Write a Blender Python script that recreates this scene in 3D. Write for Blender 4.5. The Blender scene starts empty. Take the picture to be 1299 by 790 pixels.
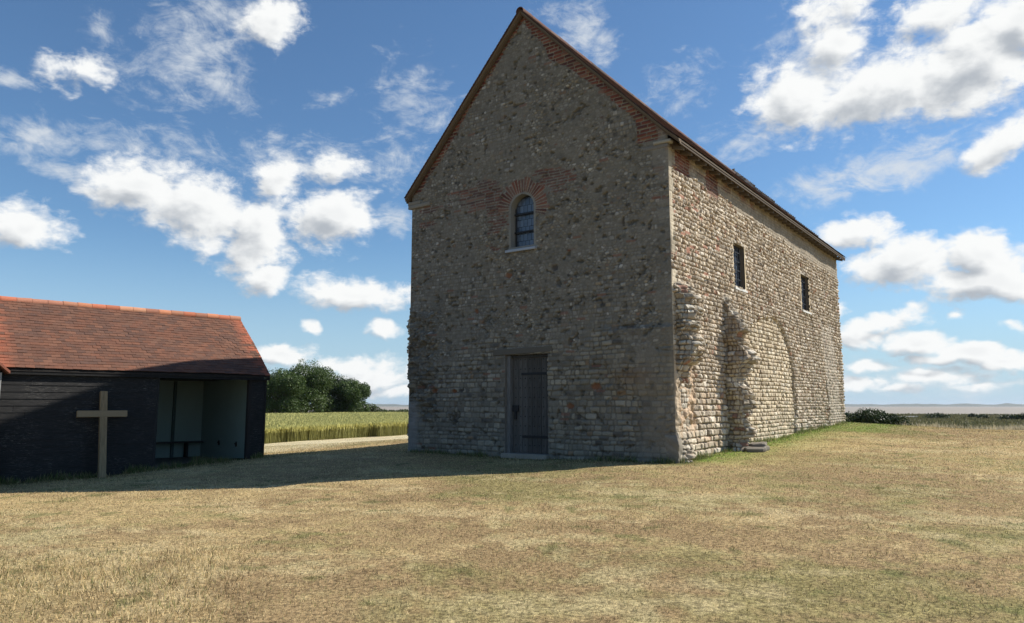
import bpy, math, random
import numpy as np
R = math.radians
rng = np.random.default_rng(7)
random.seed(7)
scn = bpy.context.scene
col = scn.collection
# ------------------------------------------------------------------ camera
cd = bpy.data.cameras.new('camera'); cam = bpy.data.objects.new('camera', cd); col.objects.link(cam)
cd.sensor_width = 36; cd.lens = 36 * 940 / 1299
cam.location = (0, 0, 1.6); cam.rotation_euler = (R(90 + 7.275), 0, 0)
cd.clip_start = 0.1; cd.clip_end = 60000
scn.camera = cam
SUN_AZ, SUN_EL = 75.4, 41.4           # clockwise from +Y, elevation
SKY_K = 0.08
EXPO = 0.42
scn.view_settings.view_transform = 'Standard'; scn.view_settings.look = 'None'
scn.view_settings.exposure = EXPO; scn.view_settings.gamma = 1
scn.view_settings.use_curve_mapping = False

# ------------------------------------------------------------------ node helper
class NT:
    def __init__(s, tree): s.t = tree; s.n = tree.nodes; s.l = tree.links
    def new(s, typ, **kw):
        n = s.n.new(typ)
        for k, v in kw.items(): setattr(n, k, v)
        return n
    def put(s, sock, v):
        if isinstance(v, bpy.types.NodeSocket): s.l.new(v, sock)
        elif v is not None:
            if hasattr(sock.default_value, '__len__') and not hasattr(v, '__len__'): v = (v,) * len(sock.default_value)
            if hasattr(v, '__len__') and len(sock.default_value) == 4 and len(v) == 3: v = (*v, 1)
            sock.default_value = v
    def math(s, op, a, b=None, c=None, clamp=False):
        n = s.new('ShaderNodeMath', operation=op, use_clamp=clamp); s.put(n.inputs[0], a)
        if b is not None: s.put(n.inputs[1], b)
        if c is not None: s.put(n.inputs[2], c)
        return n.outputs[0]
    def vmath(s, op, a, b=None, out=0):
        n = s.new('ShaderNodeVectorMath', operation=op); s.put(n.inputs[0], a)
        if b is not None: s.put(n.inputs[1], b)
        return n.outputs[out]
    def smooth(s, x, a, b, c=0.0, d=1.0):
        n = s.new('ShaderNodeMapRange', interpolation_type='SMOOTHSTEP'); s.put(n.inputs[0], x)
        for i, v in enumerate((a, b, c, d)): s.put(n.inputs[i + 1], v)
        return n.outputs[0]
    def noise(s, vec, scale, detail=4, rough=.5, dist=0.0, col=False):
        n = s.new('ShaderNodeTexNoise'); s.put(n.inputs['Vector'], vec); s.put(n.inputs['Scale'], scale)
        s.put(n.inputs['Detail'], detail); s.put(n.inputs['Roughness'], rough); s.put(n.inputs['Distortion'], dist)
        return n.outputs['Color' if col else 'Fac']
    def mix(s, f, a, b, mode='MIX'):
        n = s.new('ShaderNodeMix', data_type='RGBA', blend_type=mode)
        s.put(n.inputs[0], f); s.put(n.inputs[6], a); s.put(n.inputs[7], b); return n.outputs[2]
    def scale(s, vec, sc):
        return s.vmath('MULTIPLY', vec, sc)

# ------------------------------------------------------------------ world: sky with clouds laid out by azimuth / elevation
CUM = [(-34.1, 11.5, 2.8, 1.7, 13, 1), (-27.3, 15.1, 3.7, 1.9, -2, 1), (-23.6, 13.8, 4.8, 2.6, -18, .95), (-19.4, 12.3, 2.9, 3.0, -38, 1), (-18.6, 9.5, 2.1, 1.4, 3, 1), (-18.1, 16.9, 2.1, 1.7, 5, 0.8), (-13.8, 14.1, 3.1, 2.6, 3, 1.1), (-13.9, 17.6, 2.2, 0.9, 13, 0.7), (-11.8, 8.6, 4.7, 1.4, -5, 1), (-9.6, 5.7, 1.4, 0.8, 1, 0.8), (-17.1, 3.8, 2.3, 0.8, 1, 0.8), (-13.1, 3.1, 2.9, 0.8, 1, 0.7), (-10.2, 2.2, 3.6, 1.2, 0, 0.9), (-14.8, 1.9, 4.6, 0.7, 0, 0.6), (-18.7, 27.3, 2.8, 1.3, 24, 0.75), (-31.6, 21.8, 1.8, 1.0, -1, 0.6), (21.9, 21.8, 3.3, 2.7, 11, 0.8), (24.8, 25.2, 2.3, 3.8, -24, 0.75), (27.7, 21.4, 5.6, 2.2, 12, 1.0), (33.3, 22.0, 5.3, 2.8, 13, 1.2), (36.5, 23.8, 3.6, 2.3, -5, 1.2), (34.6, 16.6, 2.6, 1.4, 33, 1), (31.4, 25.3, 2.7, 1.5, 7, 0.6), (25.3, 12.1, 3.2, 1.0, -9, 1), (28.4, 9.9, 3.7, 1.8, 3, 1.1), (32.4, 9.8, 3.8, 1.6, -11, 1.1), (33.3, 8.0, 3.7, 1.4, -5, 1.1), (26.7, 5.8, 2.6, 0.8, 12, 0.95), (25.2, 4.8, 1.8, 0.7, -2, 0.9), (28.6, 4.5, 2.3, 0.8, -3, 0.95), (31.9, 3.5, 2.8, 0.8, -9, 0.95), (33.8, 2.7, 1.6, 0.6, -2, 0.8), (25.8, 3.0, 2.1, 0.7, -1, 0.85), (25.3, 1.5, 2.9, 0.5, -1, 0.6), (29.8, 1.9, 3.5, 0.6, -1, 0.7), (31.0, 6.2, 0.6, 0.3, -4, 0.5), (27.2, 1.2, 1.6, 0.35, 0, .6), (32.4, 1.3, 2.4, .35, 0, .6), (23.6, 6.9, 1.1, .5, 20, .7), (-15.5, 5.9, .9, .45, 0, .7), (-16.6, 1.6, 2.4, .6, 0, .7), (-8.4, 1.2, 2.6, .5, 0, .6), (29.6, 3.2, 1.4, .4, 0, .6), (34.4, 5.3, 0.8, 0.4, -4, 0.6),
       (48, 14, 8, 3, 5, 1), (60, 24, 10, 4, 0, .9), (-50, 18, 9, 3.5, 0, 1), (-62, 8, 8, 2.5, 0, 1), (46, 4, 8, 1.2, 0, .9)]
WSP = [(5.5, 28.1, 2.2, 2.4, -3, 0.9), (3.3, 29.0, 1.4, 1.1, -2, 0.7), (7.2, 26.7, 1.7, 1.5, -29, 0.7), (12.9, 23.3, 2.6, 2.0, 13, 0.6), (-24.7, 24.0, 5.4, 3.0, 27, 0.7), (-23.0, 22.7, 3.9, 1.6, -2, 0.7), (-22.1, 27.0, 4.1, 1.5, 17, 0.7), (-8.2, 22.8, 2.8, 2.8, 2, 0.6), (-9.7, 18.5, 2.5, 1.9, 3, 0.6), (-14.8, 22.4, 2.1, 0.8, 23, 0.6), (-33.3, 17.3, 2.8, 1.3, 10, 0.7), (-31.8, 15.5, 2.1, 0.7, -8, 0.7), (-27.9, 17.7, 5.5, 1.2, -1, 0.4), (-15.4, 18.1, 7.9, 1.5, 3, 0.5), (27.3, 16.2, 8.6, 1.6, 10, 1.0), (17.5, 19.3, 3.9, 1.5, 11, 0.6), (-30.6, 24.7, 1.1, 0.8, -30, 0.6), (-35.3, 20.7, 1.4, 0.7, 2, 0.8), (-9.2, 14.0, 1.8, 1.1, 2, 0.7), (23.1, 23.5, 4.3, 4.2, -10, 0.7), (28.0, 1.9, 6.6, 1.4, -1, 0.6), (33.6, 22.9, 5.0, 3.5, 7, 0.7), (-13.1, 1.5, 6.5, 1.3, 0, 0.6), (30.3, 16.0, 5.3, 1.0, 13, 0.5), (-23.5, 27.4, 1.9, 0.8, 10, 0.8),
       (50, 28, 12, 6, 10, .7), (-52, 28, 12, 6, 10, .7)]
def cloud_group(name, blobs, nscale, stretch, amp, detail, rough, dist):
    g = bpy.data.node_groups.new(name, 'ShaderNodeTree')
    g.interface.new_socket('P', in_out='INPUT', socket_type='NodeSocketVector')
    g.interface.new_socket('D', in_out='OUTPUT', socket_type='NodeSocketFloat')
    g.interface.new_socket('N', in_out='OUTPUT', socket_type='NodeSocketFloat')
    N = NT(g); gi = N.new('NodeGroupInput'); go = N.new('NodeGroupOutput')
    P = gi.outputs[0]
    warp = N.noise(P, .25, 3, .55, 0, col=True)
    wv = N.vmath('MULTIPLY', N.vmath('SUBTRACT', warp, (.5, .5, .5)), (3.2, 2.2, 0))
    Q = N.vmath('ADD', P, wv)
    acc = None
    for bi, (a, e, sx, sy, rot, st) in enumerate(blobs):
        if bi and bi % 6 == 0:        # keeps the evaluation serial, so the shader stack stays small
            Q = N.vmath('ADD', Q, N.math('MULTIPLY', acc, 1e-6))
        m = N.new('ShaderNodeMapping', vector_type='TEXTURE')
        m.inputs['Location'].default_value = (a, e, 0); m.inputs['Rotation'].default_value = (0, 0, R(rot))
        m.inputs['Scale'].default_value = (sx, sy, 1); N.l.new(Q, m.inputs['Vector'])
        ln = N.vmath('LENGTH', m.outputs[0], out=1)
        v = N.math('MULTIPLY_ADD', ln, -st, st)
        acc = v if acc is None else N.math('MAXIMUM', acc, v)
    acc = N.math('MAXIMUM', acc, -1.0)
    S = N.vmath('MULTIPLY', P, stretch)
    n = N.noise(S, nscale, detail, rough, dist)
    n2 = N.noise(S, nscale * 3.1, 6, .62, .4)
    nn = N.math('ADD', N.math('MULTIPLY', N.math('SUBTRACT', n, .5), amp), N.math('MULTIPLY', N.math('SUBTRACT', n2, .5), amp * .55))
    N.l.new(N.math('ADD', acc, nn), go.inputs[0])
    lowf = N.noise(S, nscale, 2.5, .5, 0)
    N.l.new(N.math('MULTIPLY_ADD', N.math('SUBTRACT', lowf, .5), amp, acc), go.inputs[1])
    return g
w = bpy.data.worlds.new('World'); scn.world = w; w.use_nodes = True
N = NT(w.node_tree); N.n.clear()
sky = N.new('ShaderNodeTexSky', sky_type='NISHITA'); sky.sun_disc = False
sky.sun_elevation = R(SUN_EL); sky.sun_rotation = R(SUN_AZ); sky.altitude = 0
sky.air_density = 1.0; sky.dust_density = .2; sky.ozone_density = 2.2
tc = N.new('ShaderNodeTexCoord'); D = tc.outputs['Generated']
sp = N.new('ShaderNodeSeparateXYZ'); N.l.new(D, sp.inputs[0])
az = N.math('MULTIPLY', N.math('ARCTAN2', sp.outputs[0], sp.outputs[1]), 57.2958)
el = N.math('MULTIPLY', N.math('ARCSINE', sp.outputs[2]), 57.2958)
cb = N.new('ShaderNodeCombineXYZ'); N.l.new(az, cb.inputs[0]); N.l.new(el, cb.inputs[1]); P = cb.outputs[0]
G1 = cloud_group('cumulus', CUM, .36, (.8, 1.25, 1), 1.75, 11, .58, .15)
G2 = cloud_group('wisps', WSP, .36, (.7, 1.2, 1), 2.6, 10, .66, 1.0)
def use(g, p):
    n = N.new('ShaderNodeGroup'); n.node_tree = g; N.l.new(p, n.inputs[0]); return n.outputs
g0 = use(G1, P); g1 = use(G1, N.vmath('ADD', P, (.75, .95, 0)))
c0, c1 = g0[0], g1[0]
w0 = use(G2, P)[0]
cover = N.smooth(c0, -.22, .42)
# sky above the horizon only
haze_w = N.smooth(el, -2, 13, .92, 0)
wisp = N.math('MULTIPLY', N.smooth(w0, -.15, 1.2), .85)
dl = N.math('ADD', N.math('MULTIPLY', N.math('SUBTRACT', g0[1], g1[1]), .50), N.math('MULTIPLY', N.math('SUBTRACT', c0, c1), .34))
lit = N.math('ADD', .68, dl, clamp=True)
edge = N.smooth(g0[1], .25, 1.1)                       # thick middles are greyer
bright = N.math('SUBTRACT', lit, N.math('MULTIPLY', edge, .34), clamp=True)
K = .82 / SKY_K
ccol = N.mix(N.smooth(bright, .05, .85), (.42 * K, .455 * K, .50 * K), (.88 * K, .89 * K, .885 * K))
skc = N.mix(1.0, sky.outputs[0], (.80, 1.02, 1.16), 'MULTIPLY')
skc = N.mix(haze_w, skc, (.41 * K, .57 * K, .72 * K))
c_a = N.mix(wisp, skc, (.66 * K, .70 * K, .74 * K))
c_b = N.mix(cover, c_a, ccol)
lp = N.mix(N.smooth(el, -1.0, 0.0), skc, c_b)
bg = N.new('ShaderNodeBackground'); N.l.new(lp, bg.inputs[0]); bg.inputs[1].default_value = SKY_K
wo = N.new('ShaderNodeOutputWorld'); N.l.new(bg.outputs[0], wo.inputs[0])
w.cycles.sampling_method = 'MANUAL'; w.cycles.sample_map_resolution = 512
# ------------------------------------------------------------------ sun
sd = bpy.data.lights.new('sun', 'SUN'); sd.energy = 5.0; sd.angle = R(.53); sd.color = (1, .94, .84)
so = bpy.data.objects.new('sun', sd); col.objects.link(so)
so.rotation_euler = (R(90 - SUN_EL), 0, R(-SUN_AZ) + math.pi); so.location = (0, 0, 60)

# ================================================================== numpy noise
def hsh(ix, iy, seed):
    ix = np.asarray(ix).astype(np.int64); iy = np.asarray(iy).astype(np.int64)
    h = (ix * 374761393 + iy * 668265263 + int(seed) * 974634777) & 0xffffffff
    h = ((h ^ (h >> 13)) * 1274126177) & 0xffffffff
    h = ((h ^ (h >> 16)) * 2246822519) & 0xffffffff
    h = h ^ (h >> 15)
    return (h & 0xffffff) / float(0xffffff)
def vn(x, y, seed=0):
    x = np.asarray(x, float); y = np.asarray(y, float)
    ix = np.floor(x); iy = np.floor(y); fx = x - ix; fy = y - iy
    fx = fx * fx * (3 - 2 * fx); fy = fy * fy * (3 - 2 * fy)
    a = hsh(ix, iy, seed); b = hsh(ix + 1, iy, seed); c = hsh(ix, iy + 1, seed); d = hsh(ix + 1, iy + 1, seed)
    return (a * (1 - fx) + b * fx) * (1 - fy) + (c * (1 - fx) + d * fx) * fy
def fbm(x, y, seed=0, octv=4, g=.5):
    s = 0; a = 1; t = 0
    for i in range(octv):
        s = s + a * vn(x * 2 ** i + 17.3 * i, y * 2 ** i - 9.1 * i, seed + i); t += a; a *= g
    return s / t
def sst(x, a, b):
    t = np.clip((x - a) / (b - a), 0, 1); return t * t * (3 - 2 * t)

# ================================================================== object helpers
def tag(o, label=None, cat=None, group=None, kind=None):
    if label: o['label'] = label
    if cat: o['category'] = cat
    if group: o['group'] = group
    if kind: o['kind'] = kind
    return o
def empty(name, loc, rz=0.0):
    o = bpy.data.objects.new(name, None); col.objects.link(o); o.location = loc; o.rotation_euler = (0, 0, rz); return o
def mesh_np(name, V, F, mat, parent=None, C=None, smooth=False, zo=0.0, loc=None):
    V = np.array(V, dtype=np.float64).reshape(-1, 3); V[:, 2] -= zo
    me = bpy.data.meshes.new(name)
    Fs = F if isinstance(F, list) else [F]
    Fs = [np.asarray(f, dtype=np.int32) for f in Fs if len(f)]
    tot = np.concatenate([np.full(len(f), f.shape[1], dtype=np.int32) for f in Fs])
    flat = np.concatenate([f.ravel() for f in Fs])
    me.vertices.add(len(V)); me.vertices.foreach_set('co', V.astype(np.float32).ravel())
    me.loops.add(len(flat)); me.loops.foreach_set('vertex_index', flat)
    me.polygons.add(len(tot)); st = np.zeros(len(tot), dtype=np.int32); st[1:] = np.cumsum(tot)[:-1]
    me.polygons.foreach_set('loop_start', st)
    try: me.polygons.foreach_set('loop_total', tot)
    except Exception: pass
    me.polygons.foreach_set('use_smooth', np.full(len(tot), bool(smooth)))
    if C is not None:
        C = np.asarray(C, dtype=np.float32)
        if C.ndim == 1: C = np.tile(C, (len(V), 1))
        a = me.attributes.new('Col', 'FLOAT_COLOR', 'POINT')
        a.data.foreach_set('color', np.concatenate([C[:, :3], np.ones((len(C), 1), np.float32)], 1).ravel())
    me.update(calc_edges=True)
    me.materials.append(mat)
    o = bpy.data.objects.new(name, me); col.objects.link(o)
    if parent is not None: o.parent = parent
    if loc is not None: o.location = loc
    return o
class MB:
    """collects boxes / prisms / tubes and links them as one mesh"""
    def __init__(s): s.v = []; s.f = {3: [], 4: []}; s.c = []; s.n = 0
    def add(s, V, F, c=(.5, .5, .5)):
        V = np.asarray(V, float).reshape(-1, 3)
        s.v.append(V); s.c.append(np.tile(np.asarray(c, float)[:3], (len(V), 1)))
        for f in F: s.f.setdefault(len(f), []).append([i + s.n for i in f])
        s.n += len(V)
    def box(s, x0, x1, y0, y1, z0, z1, c=(.5, .5, .5), jit=0.0):
        V = np.array([(x, y, z) for z in (z0, z1) for y in (y0, y1) for x in (x0, x1)], float)
        if jit: V = V + (rng.random(V.shape) - .5) * jit
        s.add(V, [(0, 2, 3, 1), (4, 5, 7, 6), (0, 1, 5, 4), (2, 6, 7, 3), (0, 4, 6, 2), (1, 3, 7, 5)], c)
    def obox(s, o, ax, ay, az, c=(.5, .5, .5)):
        o, ax, ay, az = map(lambda t: np.asarray(t, float), (o, ax, ay, az))
        V = [o + ax * i + ay * j + az * k for k in (0, 1) for j in (0, 1) for i in (0, 1)]
        s.add(V, [(0, 2, 3, 1), (4, 5, 7, 6), (0, 1, 5, 4), (2, 6, 7, 3), (0, 4, 6, 2), (1, 3, 7, 5)], c)
    def tube(s, p0, p1, r0, r1, seg=8, c=(.5, .5, .5)):
        p0 = np.asarray(p0, float); p1 = np.asarray(p1, float); d = p1 - p0; d = d / max(np.linalg.norm(d), 1e-9)
        a = np.cross(d, (0, 0, 1) if abs(d[2]) < .9 else (1, 0, 0)); a /= np.linalg.norm(a); b = np.cross(d, a)
        t = np.arange(seg) * 2 * math.pi / seg
        ring = lambda p, r: p + r * (np.cos(t)[:, None] * a + np.sin(t)[:, None] * b)
        V = np.concatenate([ring(p0, r0), ring(p1, r1)])
        F = [(i, (i + 1) % seg, seg + (i + 1) % seg, seg + i) for i in range(seg)]
        F += [tuple(range(seg))[::-1], tuple(range(seg, 2 * seg))]
        s.add(V, F, c)
    def build(s, name, mat, parent=None, smooth=False, zo=0.0, bevel=0.0, loc=None):
        o = mesh_np(name, np.concatenate(s.v), [np.array(f) for f in s.f.values() if f], mat, parent, np.concatenate(s.c), smooth, zo, loc)
        if bevel:
            m = o.modifiers.new('bevel', 'BEVEL'); m.width = bevel; m.segments = 2; m.limit_method = 'ANGLE'
        return o

# ================================================================== materials
def mat_new(name):
    m = bpy.data.materials.new(name); m.use_nodes = True; n = NT(m.node_tree)
    b = n.n['Principled BSDF']; return m, n, b
def attr_mat(name, rough=.9, nscale=60, namp=.35, bump=.3, bdist=.01, spec=.3, coarse=(1.2, .2), gain=1.0, stretch=(1, 1, 1)):
    m, n, b = mat_new(name)
    at = n.new('ShaderNodeAttribute', attribute_name='Col'); tc = n.new('ShaderNodeTexCoord')
    v = n.vmath('MULTIPLY', tc.outputs['Object'], stretch)
    f = n.noise(v, nscale, 5, .65); g = n.noise(v, coarse[0], 4, .6)
    k = n.math('ADD', n.math('MULTIPLY', n.math('SUBTRACT', f, .5), 2 * namp), 1.0 * gain)
    k2 = n.math('ADD', n.math('MULTIPLY', n.math('SUBTRACT', g, .5), 2 * coarse[1]), 1.0)
    kk = n.math('MULTIPLY', k, k2)
    c = n.vmath('MULTIPLY', at.outputs['Color'], kk)
    # scalar into vector input expands on all three channels
    n.l.new(c, b.inputs['Base Color']); b.inputs['Roughness'].default_value = rough
    b.inputs['Specular IOR Level'].default_value = spec
    if bump:
        bp = n.new('ShaderNodeBump'); bp.inputs['Strength'].default_value = bump; bp.inputs['Distance'].default_value = bdist
        n.l.new(f, bp.inputs['Height']); n.l.new(bp.outputs[0], b.inputs['Normal'])
    return m
M = {}
M['stone'] = attr_mat('rubble_stone', .92, 45, .38, .5, .012, .2, (.9, .18))
M['brick'] = attr_mat('old_brick', .9, 60, .35, .4, .008, .2, (2, .2))
M['tile'] = attr_mat('clay_tile', .85, 35, .30, .35, .005, .25, (1.5, .22))
M['wood'] = attr_mat('weathered_wood', .85, 14, .95, .9, .006, .2, (2, .3), stretch=(5, 5, .35))
M['hwood'] = attr_mat('sawn_wood', .8, 18, .25, .3, .003, .25, (2, .1), stretch=(.8, 8, 8))
M['plaster'] = attr_mat('lime_plaster', .9, 25, .15, .2, .004, .2, (1.3, .15))
M['leaf'] = attr_mat('leaves', .55, 3, .1, 0, 0, .35, (1, .1))
M['grass'] = attr_mat('grass_blades', .6, 3, .05, 0, 0, .3, (.7, .1))
M['slab'] = attr_mat('slab_stone', .85, 30, .3, .5, .01, .3, (2, .15))
def leafify(m, tr):
    n = NT(m.node_tree); b = n.n['Principled BSDF']; out = n.n['Material Output']
    t = n.new('ShaderNodeBsdfTranslucent'); src = b.inputs['Base Color'].links[0].from_socket
    n.l.new(src, t.inputs[0]); mx = n.new('ShaderNodeMixShader'); mx.inputs[0].default_value = tr
    n.l.new(b.outputs[0], mx.inputs[1]); n.l.new(t.outputs[0], mx.inputs[2]); n.l.new(mx.outputs[0], out.inputs[0])
leafify(M['leaf'], .25); leafify(M['grass'], .3)
def tar_boards():
    m, n, b = mat_new('tarred_boards'); tc = n.new('ShaderNodeTexCoord')
    v = n.vmath('MULTIPLY', tc.outputs['Object'], (1.2, 1.2, 14))
    f = n.noise(v, 3.5, 6, .7); v2 = n.vmath('MULTIPLY', tc.outputs['Object'], (2.2, 2.2, 30)); g = n.noise(v2, 4, 5, .75)
    wear = n.smooth(g, .55, .68); patch = n.smooth(n.noise(tc.outputs['Object'], 1.3, 3, .6), .42, .62)
    at = n.new('ShaderNodeAttribute', attribute_name='Col')
    base = n.mix(n.smooth(f, .3, .8), (.012, .012, .0125), (.034, .033, .032))
    c = n.mix(n.math('MULTIPLY', wear, n.math('MULTIPLY_ADD', patch, .8, .15)), base, (.24, .225, .20))
    n.l.new(c, b.inputs['Base Color']); b.inputs['Roughness'].default_value = .7; b.inputs['Specular IOR Level'].default_value = .22
    bp = n.new('ShaderNodeBump'); bp.inputs['Strength'].default_value = .4; bp.inputs['Distance'].default_value = .004
    n.l.new(f, bp.inputs['Height']); n.l.new(bp.outputs[0], b.inputs['Normal']); return m
M['tar'] = tar_boards()
def flat_mat(name, c, rough=.6, metal=0.0, spec=.4, nz=.1):
    m, n, b = mat_new(name); tc = n.new('ShaderNodeTexCoord'); f = n.noise(tc.outputs['Object'], 14, 4, .6)
    k = n.math('MULTIPLY_ADD', n.math('SUBTRACT', f, .5), 2 * nz, 1.0)
    n.l.new(n.vmath('MULTIPLY', c, k), b.inputs['Base Color']); b.inputs['Roughness'].default_value = rough
    b.inputs['Metallic'].default_value = metal; b.inputs['Specular IOR Level'].default_value = spec; return m
M['iron'] = flat_mat('black_iron', (.012, .012, .013), .55)
M['lead'] = flat_mat('lead_sheet', (.33, .37, .42), .55, 0, .5, .15)
def glass_mat():
    m, n, b = mat_new('leaded_glass'); tc = n.new('ShaderNodeTexCoord')
    br = n.new('ShaderNodeTexBrick'); br.offset = .5
    sp = n.new('ShaderNodeSeparateXYZ'); n.l.new(tc.outputs['Object'], sp.inputs[0])
    cb = n.new('ShaderNodeCombineXYZ'); n.l.new(n.math('ADD', sp.outputs[0], sp.outputs[1]), cb.inputs[0]); n.l.new(sp.outputs[2], cb.inputs[1])
    n.l.new(cb.outputs[0], br.inputs['Vector']); br.inputs['Scale'].default_value = 1
    br.inputs['Brick Width'].default_value = .125; br.inputs['Row Height'].default_value = .19; br.inputs['Mortar Size'].default_value = .008
    br.inputs['Color1'].default_value = (.055, .075, .11, 1); br.inputs['Color2'].default_value = (.11, .14, .19, 1); br.inputs['Mortar'].default_value = (.015, .016, .018, 1)
    n.l.new(br.outputs['Color'], b.inputs['Base Color']); b.inputs['Roughness'].default_value = .22
    bp = n.new('ShaderNodeBump'); bp.inputs['Strength'].default_value = .5; bp.inputs['Distance'].default_value = .02
    n.l.new(n.noise(tc.outputs['Object'], 9, 2, .5), bp.inputs['Height']); n.l.new(bp.outputs[0], b.inputs['Normal']); return m
M['glass'] = glass_mat()

# ================================================================== terrain
CP = np.array([(0, 0, 0), (3.6, 16.4, .37), (-2.9, 21.1, .33), (.4, 18.7, .35), (13, 29.4, .95), (6.3, 34, .8), (6.0, 19.5, .52), (9.1, 23.9, .74), (11, 26.3, .86),
               (-6.9, 20.8, .2), (-11.4, 16.6, -.12), (-14, 14, -.2), (-11.6, 35.8, -.15), (-6.4, 45, -.05), (-8.8, 27.3, -.08), (-5.4, 38, 0), (-20, 45, -.2), (-10, 70, -.05), (-25, 100, -.05), (0, 100, -.1),
               (20, 30, .66), (30, 24, .62), (28, 33, .60), (19, 35, .62), (40, 32, .58), (22, 14, .4), (10, 8, .12), (14, 18, .5), (-12, 6, -.12), (0, -10, 0), (-20, 0, -.2), (20, -5, .1), (0, 10, .14), (2, 13.5, .28), (-5, 14.5, .08),
               (45, 15, .6), (0, 45, .2), (8, 40, .62), (-40, 40, -.3), (-40, 0, -.3), (40, -20, .3), (-9.8, 18, -.08), (-1, 14, .2), (6, 12, .25), (6, 15.5, .38)])
_d = np.hypot(CP[:, None, 0] - CP[None, :, 0], CP[:, None, 1] - CP[None, :, 1])
_A = np.block([[_d + np.eye(len(CP)) * .15, np.ones((len(CP), 1))], [np.ones((1, len(CP))), np.zeros((1, 1))]])
_w = np.linalg.solve(_A, np.append(CP[:, 2], 0))
SEA = -2.0
def crest(x, y):
    """signed distance beyond the edge of the raised lawn, seaward (to the right / behind the chapel)"""
    # crest line passes behind the chapel's rear right corner, running to the right
    return (y - 34.6) * .96 + (x - 14) * .22 - 1.2 * np.sin(x * .21) - .7 * np.sin(x * .53 + 1)
def gh(x, y):
    x = np.asarray(x, float); y = np.asarray(y, float); sh = np.broadcast(x, y).shape
    xx = np.broadcast_to(x, sh).ravel(); yy = np.broadcast_to(y, sh).ravel()
    cx = np.clip(xx, -45, 50); cy = np.clip(yy, -25, 100); z = np.empty(xx.size)
    for i in range(0, xx.size, 20000):
        q = slice(i, i + 20000)
        z[q] = np.hypot(cx[q, None] - CP[None, :, 0], cy[q, None] - CP[None, :, 1]) @ _w[:-1] + _w[-1]
    z += (fbm(xx * .22, yy * .22, 31, 3) - .5) * .10 * sst(np.hypot(xx, yy), 2, 12)
    rr = np.hypot(xx, yy); ang = np.degrees(np.arctan2(xx, yy))
    c = crest(xx, yy) ; right = sst(ang, 6, 13)
    marsh = -.75 - .75 * sst(rr, 60, 320) + (fbm(xx * .05, yy * .05, 77, 3) - .5) * .35
    t = sst(c, 0, 7) * right
    z = z * (1 - t) + marsh * t
    out = sst(rr, 150, 330)                             # everything slides under the sea far away
    shore = 330 + 25 * (fbm(xx * .01 + 5, yy * .01, 5, 2) - .5)
    z = np.where(rr > 140, z * (1 - out) + out * np.minimum(z, -1.1), z)
    s2 = sst(rr, shore - 15, shore + 25)
    z = z * (1 - s2) + s2 * (SEA - 3)
    return z.reshape(sh)
TH = R(36.2)
A0 = np.array([3.58, 16.4]); AX = np.array([math.cos(TH), -math.sin(TH)]); AY = np.array([math.sin(TH), math.cos(TH)])
W, L = 8.06, 16.0
def to_local(x, y):
    dx = np.asarray(x) - A0[0]; dy = np.asarray(y) - A0[1]
    return dx * AX[0] + dy * AX[1], dx * AY[0] + dy * AY[1]
SH = np.array([-6.95, 20.82]); SD = np.array([math.sin(R(46)), math.cos(R(46))]); SN = np.array([-SD[1], SD[0]])
def to_shed(x, y):
    dx = np.asarray(x) - SH[0]; dy = np.asarray(y) - SH[1]
    return dx * SD[0] + dy * SD[1], dx * SN[0] + dy * SN[1]
def wheat_edge(x):      # y of the near edge of the crop, running behind shed and chapel
    return 35.3 + (x + 11.6) * 1.55
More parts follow.
